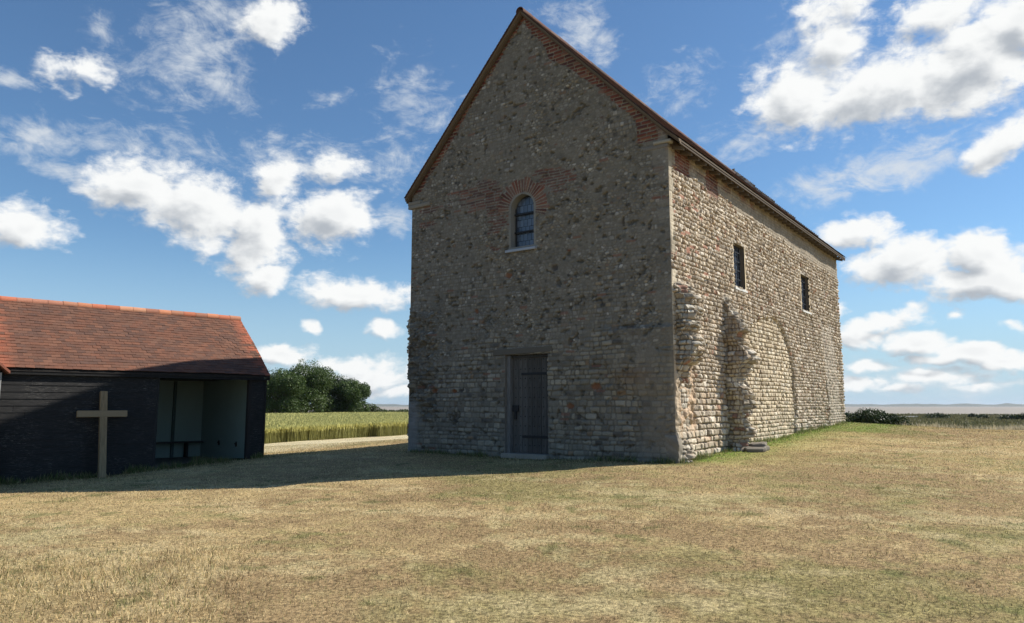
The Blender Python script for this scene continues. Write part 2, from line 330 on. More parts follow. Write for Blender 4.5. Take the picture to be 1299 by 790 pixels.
def lawn_col(x, y):
    """albedo of the lawn: parched straw, brown thatch and patches of living green"""
    straw = np.array([.515, .385, .190]); brown = np.array([.350, .245, .125]); green = np.array([.205, .205, .070]); pale = np.array([.60, .485, .275]); lush = np.array([.19, .26, .05])
    n1 = fbm(x * .30 + 3, y * .34, 3, 5, .55); n2 = fbm(x * 1.1 + 8, y * 1.3, 11, 4, .6); n3 = fbm(x * .26 - 4, y * .32 + 9, 23, 5, .6); n4 = fbm(x * 4.2, y * 4.6, 41, 3, .6); n5 = fbm(x * .55 + y * .9, y * .35 - x * .2, 45, 4, .6)
    c = brown + (straw - brown) * sst(n1 * .40 + n2 * .30 + n4 * .30, .38, .60)[..., None]
    gx = sst(n3 * .6 + n2 * .15 + n4 * .25, .49, .62)
    gx = np.clip(gx + .55 * sst(-x, 2.5, 5.5) * sst(-y, -9, -6) * (n4 + .2), 0, 1)           # greener near left corner
    c = c + (green - c) * (.55 * gx)[..., None]
    c = c + (pale - c) * (.5 * sst(n5 * .5 + n4 * .3 + n2 * .2, .53, .66))[..., None]
    c = c + (np.array([.12, .15, .045]) - c) * (.5 * sst(fbm(x * 2.3 + 7, y * 2.3, 47, 4, .6), .66, .74))[..., None]
    strip = sst(y - wheat_edge(x), -15, -9) * (y < 190) * (np.degrees(np.arctan2(x, y)) < 9) * (x > -60) * (y > 20)
    c = c + (np.array([.64, .56, .36]) - c) * (.85 * strip * (.6 + .6 * n2))[..., None]
    lx, ly = to_local(x, y)
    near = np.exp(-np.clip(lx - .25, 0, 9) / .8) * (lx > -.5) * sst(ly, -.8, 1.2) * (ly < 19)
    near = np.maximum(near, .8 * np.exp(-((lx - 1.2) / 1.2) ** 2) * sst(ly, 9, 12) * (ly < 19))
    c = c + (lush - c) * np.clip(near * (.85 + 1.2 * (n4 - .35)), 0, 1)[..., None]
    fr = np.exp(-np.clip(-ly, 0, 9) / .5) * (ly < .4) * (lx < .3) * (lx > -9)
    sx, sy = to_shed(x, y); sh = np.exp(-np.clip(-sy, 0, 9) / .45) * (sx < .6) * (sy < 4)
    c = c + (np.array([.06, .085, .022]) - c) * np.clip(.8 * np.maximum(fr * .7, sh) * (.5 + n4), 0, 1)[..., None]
    # marsh beyond the crest
    t = sst(crest(x, y), -.5, 3) * sst(np.degrees(np.arctan2(x, y)), 6, 13)
    m1 = fbm(x * .06, y * .03, 51, 4)[..., None]
    mc = np.array([.115, .112, .045]) * (1 - m1) + np.array([.20, .175, .085]) * m1
    c = c + (mc - c) * t[..., None]
    return c
# ground sheet (polar, denser near the camera)
rad = np.concatenate([np.linspace(.0, 24, 240) ** 1.0, np.geomspace(24.3, 700, 230)])
ang = np.concatenate([np.linspace(-50, 50, 620), np.linspace(50, 310, 140)[1:-1]])
RR, AA = np.meshgrid(rad, np.radians(ang), indexing='ij')
gx_, gy_ = RR * np.sin(AA), RR * np.cos(AA)
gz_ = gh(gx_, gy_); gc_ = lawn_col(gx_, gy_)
na = len(ang); nr = len(rad)
ii, jj = np.meshgrid(np.arange(nr - 1), np.arange(na), indexing='ij')
F = np.stack([ii * na + jj, ii * na + (jj + 1) % na, (ii + 1) * na + (jj + 1) % na, (ii + 1) * na + jj], -1).reshape(-1, 4)[:, ::-1]
gc_ = np.where(((gy_ - wheat_edge(gx_)) > .6)[..., None] & (np.degrees(np.arctan2(gx_, gy_)) < 9)[..., None], np.array([.17, .14, .06]), gc_)
m, n, b = mat_new('dry_lawn'); at = n.new('ShaderNodeAttribute', attribute_name='Col'); tc = n.new('ShaderNodeTexCoord')
f1 = n.noise(n.vmath('MULTIPLY', tc.outputs['Object'], (1, 1.0, 1)), 22, 8, .72); f2 = n.noise(tc.outputs['Object'], 2.2, 5, .6)
k = n.math('MULTIPLY', n.math('MULTIPLY_ADD', n.smooth(f1, .34, .66), 1.0, .38), n.math('MULTIPLY_ADD', f2, .6, .7))
n.l.new(n.vmath('MULTIPLY', at.outputs['Color'], k), b.inputs['Base Color']); b.inputs['Roughness'].default_value = .95; b.inputs['Specular IOR Level'].default_value = .1
bp = n.new('ShaderNodeBump'); bp.inputs['Strength'].default_value = .7; bp.inputs['Distance'].default_value = .05; n.l.new(f1, bp.inputs['Height']); n.l.new(bp.outputs[0], b.inputs['Normal'])
M['lawn'] = m
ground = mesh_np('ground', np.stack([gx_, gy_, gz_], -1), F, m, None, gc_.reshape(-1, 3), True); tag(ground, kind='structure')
# sea
m, n, b = mat_new('estuary_water'); tc = n.new('ShaderNodeTexCoord')
f = n.noise(n.vmath('MULTIPLY', tc.outputs['Object'], (.02, .05, 1)), 1, 6, .6)
n.l.new(n.mix(f, (.27, .235, .19), (.33, .29, .235)), b.inputs['Base Color']); b.inputs['Roughness'].default_value = .6; b.inputs['Specular IOR Level'].default_value = .25
bp = n.new('ShaderNodeBump'); bp.inputs['Strength'].default_value = .8; bp.inputs['Distance'].default_value = .3
n.l.new(n.noise(tc.outputs['Object'], .5, 4, .6), bp.inputs['Height']); n.l.new(bp.outputs[0], b.inputs['Normal'])
M['sea'] = m
ra = np.radians(np.arange(0, 360, 3)); rs = [0, 250, 1000, 4000, 10000, 19500]
V = [(0, 0, SEA)] + [(r * math.sin(a), r * math.cos(a), SEA) for r in rs[1:] for a in ra]
nn = len(ra); F3 = [(0, 1 + (j + 1) % nn, 1 + j) for j in range(nn)]
F4 = [(1 + i * nn + j, 1 + i * nn + (j + 1) % nn, 1 + (i + 1) * nn + (j + 1) % nn, 1 + (i + 1) * nn + j) for i in range(len(rs) - 2) for j in range(nn)]
sea = mesh_np('water', V, [np.array(F3), np.array(F4)], m); tag(sea, kind='structure')
# far shore: a low wooded coast
m, n, b = mat_new('far_coast'); tc = n.new('ShaderNodeTexCoord')
n.l.new(n.mix(n.noise(tc.outputs['Object'], .01, 4, .6), (.05, .07, .045), (.13, .13, .08)), b.inputs['Base Color']); b.inputs['Roughness'].default_value = 1
na2 = 700; aa = np.radians(np.linspace(-50, 60, na2)); rows = []
hh = 10 + 14 * fbm(np.degrees(aa) * 1.1, aa * 0, 9, 5) * (.5 + .9 * vn(np.degrees(aa) * .15, aa * 0, 2))
for rr_, k_ in ((6800, 0), (7000, .75), (7400, 1.0), (8800, .9), (9500, 0)):
    rows.append(np.stack([rr_ * np.sin(aa), rr_ * np.cos(aa), SEA - 1 + (hh + 3) * k_], -1))
V = np.concatenate(rows); i, j = np.meshgrid(np.arange(4), np.arange(na2 - 1), indexing='ij')
far = mesh_np('distant_hills', V, np.stack([i * na2 + j, i * na2 + j + 1, (i + 1) * na2 + j + 1, (i + 1) * na2 + j], -1).reshape(-1, 4)[:, ::-1], m, smooth=True); tag(far, kind='structure')

# air: thin haze that only shows over kilometres
hz = bpy.data.materials.new('thin_air'); hz.use_nodes = True; n = NT(hz.node_tree); n.n.clear()
pv = n.new('ShaderNodeVolumePrincipled'); pv.inputs['Color'].default_value = (.80, .88, 1, 1); pv.inputs['Density'].default_value = 5.5e-5; pv.inputs['Anisotropy'].default_value = .2
on = n.new('ShaderNodeOutputMaterial'); n.l.new(pv.outputs[0], on.inputs['Volume'])
hb_ = MB(); hb_.box(-20000, 20000, -20000, 20000, -7, 46); air = hb_.build('haze', hz); tag(air, kind='stuff', label='thin sea air', cat='haze')
# ================================================================== masonry generators
def courses(U, V, h0, h1, w0, w1, seed, wob=.03, jig=.018):
    r = np.random.default_rng(seed)
    Vw = V + (fbm(U * .5, V * .5, seed, 2) - .5) * 2 * wob + (vn(U * 6, V * 6, seed + 3) - .5) * jig * 1.4
    Uw = U + (vn(U * 7, V * 11, seed + 4) - .5) * jig * 1.6
    lo, hi = Vw.min() - .3, Vw.max() + .3
    e = lo + np.cumsum(r.uniform(h0, h1, int((hi - lo) / h0) + 4)); k = np.searchsorted(e, Vw) - 1
    k = np.clip(k, 0, len(e) - 2)
    db = Vw - e[k]; dt = e[k + 1] - Vw
    dl = np.zeros_like(U); dr = np.zeros_like(U); J = np.zeros(U.shape, int)
    ulo, uhi = Uw.min() - .5, Uw.max() + .5
    for kk in np.unique(k):
        ms = k == kk
        ue = ulo - r.random() * .3 + np.cumsum(w0 + (w1 - w0) * r.random(int((uhi - ulo) / w0) + 6) ** 1.5)
        j = np.clip(np.searchsorted(ue, Uw[ms]) - 1, 0, len(ue) - 2)
        J[ms] = j; dl[ms] = Uw[ms] - ue[j]; dr[ms] = ue[j + 1] - Uw[ms]
    dx = np.minimum(dl, dr); dy = np.minimum(db, dt)
    return k, J, dx, dy, (dl - dr) / (dl + dr + 1e-6), (db - dt) / (db + dt + 1e-6)
def stone_prof(dx, dy, r, gap):
    q = np.hypot(np.clip(1 - (dx - gap) / r, 0, 3), np.clip(1 - (dy - gap) / r, 0, 3))
    return np.sqrt(np.clip(1 - np.clip(q, 0, 1) ** 2.2, 0, 1)), sst(1.12 - q, 0, .35)
def pal(r1, cols, wts):
    cw = np.cumsum(np.array(wts) / sum(wts)); i = np.searchsorted(cw, np.clip(r1, 0, .9999)); return np.array(cols)[np.clip(i, 0, len(cols) - 1)]
LIME = [(.58, .50, .39), (.51, .43, .325), (.43, .36, .27), (.64, .57, .47), (.46, .36, .255), (.32, .265, .205), (.34, .21, .145)]
LIMEW = [5, 6, 4, 3, 3, 2, .5]
BRICK = [(.17, .062, .045), (.135, .050, .040), (.21, .08, .055), (.10, .045, .040), (.21, .11, .08)]
def stones(U, V, lay, seed, amp, cols=LIME, wts=LIMEW, mortar=(.25, .185, .125), r=.035, gap=.007, jig=.018, tilt=.9):
    k, J, dx, dy, lu, lv = courses(U, V, *lay, seed, jig=jig)
    r1, r2, r3, r4, r5 = (hsh(k, J, seed + 10 + i) for i in range(5))
    pr, ms = stone_prof(dx, dy, r, gap)
    h = pr * (amp * (.35 + 1.1 * r2)) + ms * ((r3 - .5) * lu * amp * tilt + (r4 - .6) * lv * amp * tilt) + ms * (fbm(U * 22, V * 22, seed + 8, 3) - .5) * amp * .5
    c = pal(r1, cols, wts) * (.78 + .44 * r5)[..., None]
    c = c * (.86 + .28 * fbm(U * 14, V * 14, seed + 5, 3))[..., None]
    mo = np.array(mortar) * (.75 + .5 * fbm(U * 9, V * 9, seed + 6, 3))[..., None]
    return h, mo + (c - mo) * ms[..., None], ms
def rubble(U, V, cw, ch, seed, amp, cols, wts, mortar, gap=.012):
    Uw = U + (vn(U * 9, V * 9, seed + 1) - .5) * .03; Vw = V + (vn(U * 9, V * 9, seed + 2) - .5) * .024
    gy = np.floor(Vw / ch); f1 = np.full(U.shape, 9.); f2 = f1.copy(); ix = np.zeros(U.shape); iy = ix.copy()
    for dj in (-1, 0, 1):
        j = gy + dj; sh_ = (j % 2) * .5; gx = np.floor(Uw / cw + sh_)
        for di in (-1, 0, 1):
            i = gx + di; px = (i - sh_ + .15 + .7 * hsh(i, j, seed + 3)) * cw; py = (j + .22 + .56 * hsh(i, j, seed + 4)) * ch
            sz = .75 + .5 * hsh(i, j, seed + 5)
            d = np.hypot((Uw - px) / cw * .9, (Vw - py) / ch) / sz
            n1 = d < f1; f2 = np.where(n1, f1, np.minimum(f2, d)); ix = np.where(n1, i, ix); iy = np.where(n1, j, iy); f1 = np.where(n1, d, f1)
    e = (f2 - f1) * ch * .55; ms = sst(e, gap * .3, gap * 1.3) * sst(.78 - f1, 0, .12); r1, r2, r5 = (hsh(ix, iy, seed + 10 + k) for k in range(3))
    h = ms * amp * (.3 + r2) + sst(e, 0, .03) * amp * .5
    c = pal(r1, cols, wts) * (.75 + .5 * r5)[..., None] * (.85 + .3 * fbm(U * 18, V * 18, seed + 6, 3))[..., None]
    mo = np.array(mortar) * (.72 + .56 * fbm(U * 11, V * 11, seed + 7, 4))[..., None]
    return h, mo + (c - mo) * ms[..., None], ms
def bricks(U, V, hgt, wid, seed, amp=.02, mortar=(.34, .29, .22), gap=.011):
    Vw = V + (vn(U * 2, V * 2, seed) - .5) * .03
    k = np.floor(Vw / hgt); fy = Vw - k * hgt; off = hsh(k, k * 0, seed) * wid
    Uw = U + off + (vn(U * 8, V * 8, seed + 1) - .5) * .012; J = np.floor(Uw / wid); fx = Uw - J * wid
    dx = np.minimum(fx, wid - fx); dy = np.minimum(fy, hgt - fy)
    pr, ms = stone_prof(dx, dy, .012, gap * .5)
    c = pal(hsh(k, J, seed + 2), BRICK, [3, 3, 2, 2, 1]) * (.8 + .4 * hsh(k, J, seed + 3))[..., None]
    mo = np.array(mortar) * (.8 + .4 * fbm(U * 9, V * 9, seed + 6, 2))[..., None]
    h = pr * amp * (.5 + hsh(k, J, seed + 4))
    return h, mo + (c - mo) * ms[..., None], ms
def blend(h, c, m, h2, c2):
    return h + (h2 - h) * m, c + (c2 - c) * m[..., None]
def grid_faces(nu, nv, keep=None, flip=False):
    i, j = np.meshgrid(np.arange(nu - 1), np.arange(nv - 1), indexing='ij')
    F = np.stack([i * nv + j, (i + 1) * nv + j, (i + 1) * nv + j + 1, i * nv + j + 1], -1)
    if keep is not None: F = F[keep]
    else: F = F.reshape(-1, 4)
    return F[:, ::-1] if flip else F
def compact(V, F, C):
    u, inv = np.unique(F, return_inverse=True); return V[u], inv.reshape(F.shape), C[u]
CH = .35
ZE, ZA = 7.7, 12.16
chapel = empty('stone_chapel', (A0[0], A0[1], CH), -TH)
tag(chapel, 'tall old rubble stone chapel with steep gable, arched window and wooden door', 'chapel')

# ---- front gable wall : plane y=0, faces -y, x in [-W,0]
SL = (ZA - .22 - ZE + .1) / (W / 2)
def gable_top(x):
    # underside line of the verge boards, both slopes
    rgt = np.interp(-np.asarray(x, float), [0, .5, W / 2], [7.93, 8.44, ZA - .05]); lft = np.interp(W + np.asarray(x, float), [-.14, W / 2], [7.62, ZA - .02])
    return np.minimum(rgt, lft) - .085
WX, WB, WSP_, WR = -4.10, 5.70, 6.72, .37      # window centre, sill, springing, radius
def arch_sdf(x, z, cx, r, zs, zb):
    """distance outside a round headed opening (negative inside)"""
    up = np.hypot(x - cx, z - zs) - r; dn = np.maximum(np.abs(x - cx) - r, zb - z); return np.where(z > zs, up, dn)
DX0, DX1, DZ = -4.66, -3.33, 2.90
def front():
    u = np.arange(-W, .0001, W / 440); v = np.arange(-.1, 12.05, .0185); U, V = np.meshgrid(u, v, indexing='ij')
    upC = [(.245, .228, .190), (.205, .188, .155), (.29, .272, .23), (.160, .147, .123), (.42, .40, .355), (.085, .08, .07), (.22, .15, .105), (.26, .215, .15)]
    upW = [6, 6, 3.2, 3, .8, .8, .3, 1.5]
    h1, c1, m1 = rubble(U, V, .105, .072, 101, .022, upC, upW, (.165, .150, .120), .010)
    h1b, c1b, _ = stones(U, V, (.075, .12, .07, .18), 103, .026, upC, upW, (.155, .140, .112), .024, .009)
    h1, c1 = blend(h1, c1, sst(fbm(U * .8, V * .8, 60, 3), .5, .6) * .85, h1b, c1b)
    bury = sst(fbm(U * 1.1, V * 1.3, 61, 4) + (fbm(U * 9, V * 9, 62, 2) - .5) * .5, .42, .60)       # patches where the mortar is smeared over
    mort = np.array([.195, .176, .14]) * (.75 + .5 * fbm(U * 12, V * 12, 63, 4))[..., None]
    h1, c1 = blend(h1, c1, bury * .45, fbm(U * 14, V * 14, 64, 3) * .012, mort)
    loC = [(.27, .245, .19), (.225, .203, .16), (.32, .29, .225), (.18, .163, .13), (.11, .10, .085), (.23, .16, .10)]
    h2, c2, m2 = stones(U, V, (.09, .15, .10, .30), 102, .034, loC, [6, 6, 3, 4, 1, .3], (.15, .135, .108), .026, .011)
    lo = sst(3.2 - V + (fbm(U * 1.2, V * 1.2, 65, 3) - .5) * 2.2, -.2, .5) * .9
    h, c = blend(h1, c1, lo, h2, c2)
    bl = sst(fbm(U * 1.7, V * 2.2, 67, 4) + (fbm(U * 10, V * 10, 68, 2) - .5) * .4, .50, .66) * .4; h, c = blend(h, c, bl, .008 * fbm(U * 14, V * 14, 69, 3), mort)
    # dark pits and holes
    pit = sst(fbm(U * 6, V * 9, 66, 3), .68, .76); h = h - pit * .05; c = c * (1 - .35 * pit[..., None])
    for (px, pz, pr) in ((-5.62, 4.12, .10), (-7.05, 2.02, .10), (-6.35, 2.0, .10), (-6.1, 2.02, .09), (-1.98, 2.05, .14), (-2.7, 1.6, .11), (-2.45, 1.35, .11), (-2.5, 1.15, .09), (-4.1, 5.0, .09), (-3.1, 5.03, .12), (-4.55, 4.98, .12)):
        d = np.hypot((U - px), (V - pz) * 1.4) + (vn(U * 20, V * 20, 5) - .5) * .06; q = sst(pr - d, -.01, .05)
        rust = hsh(int(px * 100), int(pz * 100), 3) > .45
        h, c = blend(h, c, q, -.03, np.array([.21, .10, .055]) if rust else np.array([.09, .08, .07]))
    # brick: under the verges, round the window, quoin bands
    gt = gable_top(U); below = (gt - V)
    hb, cb_, _ = bricks(U, V, .095, .27, 111, .03, (.27, .235, .175), .022)
    rr = np.interp(U, [-8, -7.7, -7.4, -6.9, -6.5, -6.2, -5, -4.5, -4.1, -4.0, -3.8, -3.5, -3.37, -3.26, -2.95, -2.6, -2.13, -1.8, -1.1, -.8, -.76, -.75, -.4, 0], [.05, .30, .20, .30, .30, .16, .16, .14, .14, .18, .30, .32, .45, .62, .56, .42, .38, .30, .32, .30, .5, .95, .6, .05])
    rr = rr + (vn(U * 9, V * 11, 71) - .5) * .10
    q = sst(rr - below, -.01, .015) * (U < -.02) * (V > 7.74)
    hb = hb - .02
    h, c = blend(h, c, q, hb, cb_)
    # fan of radial tiles over the arch
    ax, az_ = U - WX, V - (WSP_ - .02); ra_ = np.hypot(ax, az_); th = np.arctan2(az_, ax)
    kk = np.floor(th / .135); ft = (th / .135 - kk); dd = np.minimum(ft, 1 - ft) * .135 * ra_
    ins = sst(dd, .008, .018); cr = pal(hsh(kk, kk * 0, 7), BRICK, [3, 3, 2, 2, 1]); lenr = .70 + .12 * hsh(kk, kk * 0, 8)
    cr = np.array([.30, .26, .2]) + (cr - np.array([.30, .26, .2])) * ins[..., None]
    qf = ((ra_ < WR + lenr - .33) & (ra_ > WR + .02) & (th > -.35) & (th < math.pi + .35)).astype(float)
    # brick fields left and right of the arch
    hb2, cb2, mb2 = bricks(U, V - .16 * 0, .078, .33, 115, .014, (.25, .225, .18), .026)
    fld = np.exp(-(((U + 5.45) / .75) ** 2 + ((V - 7.30) / .40) ** 2)) + np.exp(-(((U + 3.15) / .62) ** 2 + ((V - 7.35) / .42) ** 2)) + .8 * np.exp(-(((U + 4.95) / .35) ** 2 + ((V - 6.6) / .6) ** 2)) \
        + .8 * np.exp(-(((U + 7.25) / .5) ** 2 + ((V - 7.22) / .12) ** 2)) + .75 * np.exp(-(((U + 7.4) / .35) ** 2 + ((V - 6.8) / .12) ** 2)) + .8 * np.exp(-(((U + .2) / .35) ** 2 + ((V - 6.35) / .1) ** 2)) + .6 * np.exp(-(((U + .2) / .25) ** 2 + ((V - 7.0) / .07) ** 2)) \
        + .55 * np.exp(-(((U + 6.3) / .9) ** 2 + ((V - 7.55) / .08) ** 2)) + .5 * np.exp(-(((U + 7.9) / .25) ** 2 + ((V - 5.5) / .3) ** 2)) + .4 * np.exp(-(((U + 4.9) / .5) ** 2 + ((V - 5.75) / .08) ** 2))
    keepb = hsh(np.floor(V / .078), np.floor((U + .1) / .45), 9)
    qb = sst(fld + (fbm(U * 3, V * 5, 72, 3) - .5) * .9 - .42 * keepb, .22, .32) * np.clip(mb2 + .25, 0, 1)
    h, c = blend(h, c, qb * .72, hb2, cb2)
    h, c = blend(h, c, qf * (.6 + .4 * hsh(kk, kk * 0, 19)), .02 * ins, cr)
    # scattered tile fragments
    fr = hsh(np.floor(V / .06), np.floor((U + hsh(np.floor(V / .06), 0 * V, 4) * .2) / .24), 12) > .994
    h, c = blend(h, c, fr * .7, .018, np.array([.22, .11, .075]))
    # smooth render on the corner piers
    pier = sst(.85 + (fbm(U * 2, V * 2, 81, 3) - .5) * .5 - (-U), -.02, .04) * sst(2.95 + (fbm(U * 3, V * 1, 82, 2) - .5) * .5 - V, 0, .06)
    pier2 = sst(1.75 + (fbm(U * 2, V * 2, 83, 3) - .5) * .7 - (-U), -.02, .05) * sst(V, 1.7, 1.9) * sst(3.45 - V, 0, .1)
    pl = np.array([.205, .185, .15]) * (.8 + .4 * fbm(U * 3, V * 5, 84, 4))[..., None]
    h, c = blend(h, c, pier * .5, .035 + .012 * fbm(U * 8, V * 8, 85, 3), pl)
    h = h + pier2 * .07 * sst(V, 1.75, 2.1)
    st = np.exp(-(((U + 1.0) / .5) ** 2 + ((V - 2.28) / .2) ** 2)); c = c * (1 - .5 * st[..., None]) + np.array([.20, .12, .06]) * (.5 * st[..., None])
    # ragged left pier (broken buttress core)
    rg = sst(-U, W - 1.25 + .0, W - .85) * sst(4.3 + (fbm(U * 2, V * 2, 86, 2) - .5) - V, 0, .25) * sst(V, 1.0, 1.3)
    h = h + rg * ((fbm(U * 4, V * 7, 87, 4) - .45) * .34); c = c * (1 - .15 * rg[..., None])
    lowl = sst(-U, W - .5, W - .25) * sst(1.75 - V, 0, .1); h, c = blend(h, c, lowl * .8, .05, np.array([.25, .24, .225]) * (.85 + .3 * fbm(U * 5, V * 5, 88, 3))[..., None])
    # right corner strip above, long smooth quoins
    qn = sst(.16 + .26 * hsh(np.floor(V / .42), 0 * V, 5) - (-U), -.01, .02) * (V > 2.9) * (hsh(np.floor(V / .42), 0 * V, 9) > .2)
    h, c = blend(h, c, qn * .55, .012, np.array([.22, .20, .165]) * (.7 + .6 * hsh(np.floor(V / .42), 0 * V, 6))[..., None])
    # yellow limewash / damp stains with their own shape
    dmp = sst(fbm(U * .8, V * .5, 89, 3), .5, .7); c = c * (1 - .14 * dmp[..., None]) + c * np.array([1.05, 1.0, .85]) * (.14 * dmp[..., None])
    h = h + (fbm(U * .7, V * .7, 90, 3) - .5) * .05
    # jambs stay crisp, corners meet the side walls
    sd_ = arch_sdf(U, V, WX, WR, WSP_, WB)
    ring = sst(.05 + .03 * vn(U * 9, V * 9, 92) - sd_, 0, .015); h, c = blend(h, c, ring, .012, np.array([.23, .22, .19]) * (.85 + .3 * fbm(U * 9, V * 9, 91, 2))[..., None])
    edge = np.minimum(-U, U + W); h = h * sst(edge, -.001, .05)
    Uc = (U[:-1, :-1] + U[1:, 1:]) / 2; Vc = (V[:-1, :-1] + V[1:, 1:]) / 2
    keep = (Vc < gable_top(Uc) + .0) & (arch_sdf(Uc, Vc, WX, WR, WSP_, WB) > 0) & ~((Uc > DX0) & (Uc < DX1) & (Vc < DZ))
    P = np.stack([U, -h, V], -1).reshape(-1, 3)
    P, Fq, C = compact(P, grid_faces(*U.shape, keep), c.reshape(-1, 3))
    return mesh_np('front_wall', P, Fq, M['stone'], chapel, C, True, CH)
front()
# ---- side wall, plane x=0, faces +x, y in [0,L]
W1 = (4.0, 4.86, 4.80, 6.0); W2 = (10.55, 11.5, 4.86, 6.08)
def side(xo, sgn, res, name, wins, feat=True, seed=200):
    u = np.arange(0, L + .0001, L / round(L / res)); v = np.arange(-.1, 7.66, res * .92); U, V = np.meshgrid(u, v, indexing='ij')
    h1, c1, _ = stones(U, V, (.085, .125, .055, .17), seed, .050, r=.020, gap=.007, mortar=(.23, .165, .11), jig=.010, tilt=.7)
    h3, c3, _ = stones(U, V, (.12, .17, .12, .30), seed + 2, .052, r=.026, gap=.010, mortar=(.25, .185, .125), jig=.012, tilt=.6)
    bigm = sst(2.1 - V + (fbm(U * 1.1, V, seed + 5, 3) - .5) * 1.6 - .25 * np.clip(U - 6, 0, 9), 0, .2)
    h, c = blend(h1, c1, bigm, h3, c3)
    LC = [(.60, .51, .37), (.53, .44, .31), (.48, .41, .30), (.42, .34, .24), (.62, .55, .43)]
    if feat:
        h2, c2, _ = stones(U, V, (.10, .13, .10, .24), seed + 1, .040, LC, [4, 4, 3, 2, 2], (.25, .185, .12), .020, .008, .009, .6)
        top = np.interp(U, [4.4, 5.2, 6.2, 7.2, 7.9, 8.6, 9.05, 9.2], [3.3, 3.85, 4.15, 4.25, 4.15, 3.75, 3.1, 2.6])
        inf = sst(U, 4.3, 4.5) * sst(9.22 - U, -.02, .02) * sst(top - V + (vn(U * 6, V * 6, 4) - .5) * .08, -.02, .02)
        h, c = blend(h, c, inf, h2 - .06, c2)
        seam = np.exp(-((U - 9.25 - .04 * np.sin(V * 5)) / .05) ** 2) * sst(3.3 - V, 0, .2) + .5 * np.exp(-((V - top - .03) / .05) ** 2) * sst(U, 7.6, 8.3) * (U < 9.25)
        h = h - .08 * np.clip(seam, 0, 1) * (.5 + fbm(U * 3, V * 2.5, 44, 2)); c = c * (1 - .3 * np.clip(seam, 0, 1)[..., None])  # groove along the arch edge, its shadow line also darkened into the colour
        # broken recess near the far end and a crack above it
        rc = sst(.16 + (vn(U * 5, V * 4, 8) - .5) * .16 - np.abs(U - 13.35), -.02, .04) * sst(2.55 - V, 0, .2)
        h = h - rc * .22; c = c + (np.array([.26, .15, .09]) - c) * (rc * .7)[..., None]
        patch = sst(.95 - np.abs(U - 14.1 + .25 * (V - 3)), 0, .1) * sst(V, .8, 1.2) * sst(4.6 + (vn(U * 2, V * 2, 9) - .5) - V, 0, .1)
        c = c + (np.array([.40, .36, .30]) - c) * (.45 * patch)[..., None]; h = h * (1 - .45 * patch)
        crk = np.exp(-((U - 15.25 - .12 * (5 - V) - .08 * np.sin(V * 4)) / .04) ** 2) * sst(V, 2.2, 2.6) * sst(6.6 - V, 0, .3); h = h - .09 * crk; c = c * (1 - .4 * crk[..., None])
        crk = np.exp(-((U - 11.65 - .05 * np.sin(V * 6)) / .05) ** 2) * sst(V, 3.6, 3.8) * sst(4.8 - V, 0, .1); h = h - .07 * crk; c = c * (1 - .35 * crk[..., None])
        # brick and rubble just below the eaves
        hb, cb_, mb = bricks(U, V, .075, .24, 222, .02, (.30, .24, .18), .014)
        bz = (sst(.42 - np.abs(U - .75), 0, .05) * sst(V, 7.02, 7.08) + sst(.45 - np.abs(U - 2.6), 0, .05) * sst(V, 6.92, 6.98) * .9 + sst(V, 7.25, 7.32) * sst(fbm(U * .9, V, 24, 2), .50, .62) * .8)
        h, c = blend(h, c, np.clip(bz, 0, 1), hb, cb_)
        ren = sst(V - 7.0 + (fbm(U * 1.3, V * 2, 25, 3) - .5) * .5 + .03 * U - .1, -.05, .05) * (1 - np.clip(bz, 0, 1))
        h, c = blend(h, c, ren * .75, .01 + .02 * fbm(U * 8, V * 8, 26, 3), np.array([.27, .235, .18]) * (.7 + .6 * fbm(U * 6, V * 9, 27, 3))[..., None])
        # a few red tile courses low on the near corner
        fr = (hsh(np.floor(V / .075), np.floor(U / .27), 12) > .955) & (U < 3.2) & (V > 3.6)
        h, c = blend(h, c, fr * .8, .03, np.array([.33, .15, .10]))
        core = sst(1.15 + (fbm(U * 2, V * 2, 28, 3) - .5) * .7 - U, 0, .12) * sst(2.7 + (vn(U * 3, V * 2, 29) - .5) * .3 - V, 0, .1) * sst(V, .95, 1.2)
        hr = (fbm(U * 6, V * 7, 30, 4) - .5) * .22
        cc = np.array([.50, .36, .24]) * (.65 + .7 * fbm(U * 10, V * 10, 32, 3))[..., None]
        h, c = blend(h, c, core * .85, hr, cc)
    # smooth quoin stones on the near corner
    kq = np.floor(V / .36); qn = sst(.13 + .14 * hsh(kq, kq * 0, seed + 7) - U, -.005, .015); jv = np.minimum(V - kq * .36, kq * .36 + .36 - V)
    qn = qn * (hsh(kq, kq * 0, seed + 17) > .18) * np.clip(sst(V, 3.8, 4.3) + .55, 0, 1); h, c = blend(h, c, qn * .85, .018 * sst(jv, .004, .014) + .006 + .012 * (fbm(U * 16, V * 9, seed + 18, 3) - .5), np.array([.50, .44, .33]) * (.72 + .45 * hsh(kq, kq * 0, seed + 8))[..., None])
    h = h + (fbm(U * .6, V * .6, seed + 9, 3) - .5) * .07
    keep = np.ones((U.shape[0] - 1, U.shape[1] - 1), bool); Uc = (U[:-1, :-1] + U[1:, 1:]) / 2; Vc = (V[:-1, :-1] + V[1:, 1:]) / 2
    for (a, b_, z0, z1) in wins:
        dd = np.maximum(np.maximum(a - U, U - b_), np.maximum(z0 - V, V - z1)); rg = sst(.11 - dd, 0, .02)
        k2 = np.floor((V - z0) / .31); tone = (.8 + .4 * hsh(k2, U > (a + b_) / 2, seed + 3))
        rg = rg * ((U < a) | (U > b_)); h, c = blend(h, c, rg, .028, np.array([.47, .385, .26]) * tone[..., None])
        keep &= ~((Uc > a) & (Uc < b_) & (Vc > z0) & (Vc < z1))
    h = h * sst(np.minimum(U, L - U), -.001, .03 + .05 * (seed != 200))
    P = np.stack([xo + sgn * h, U, V], -1).reshape(-1, 3)
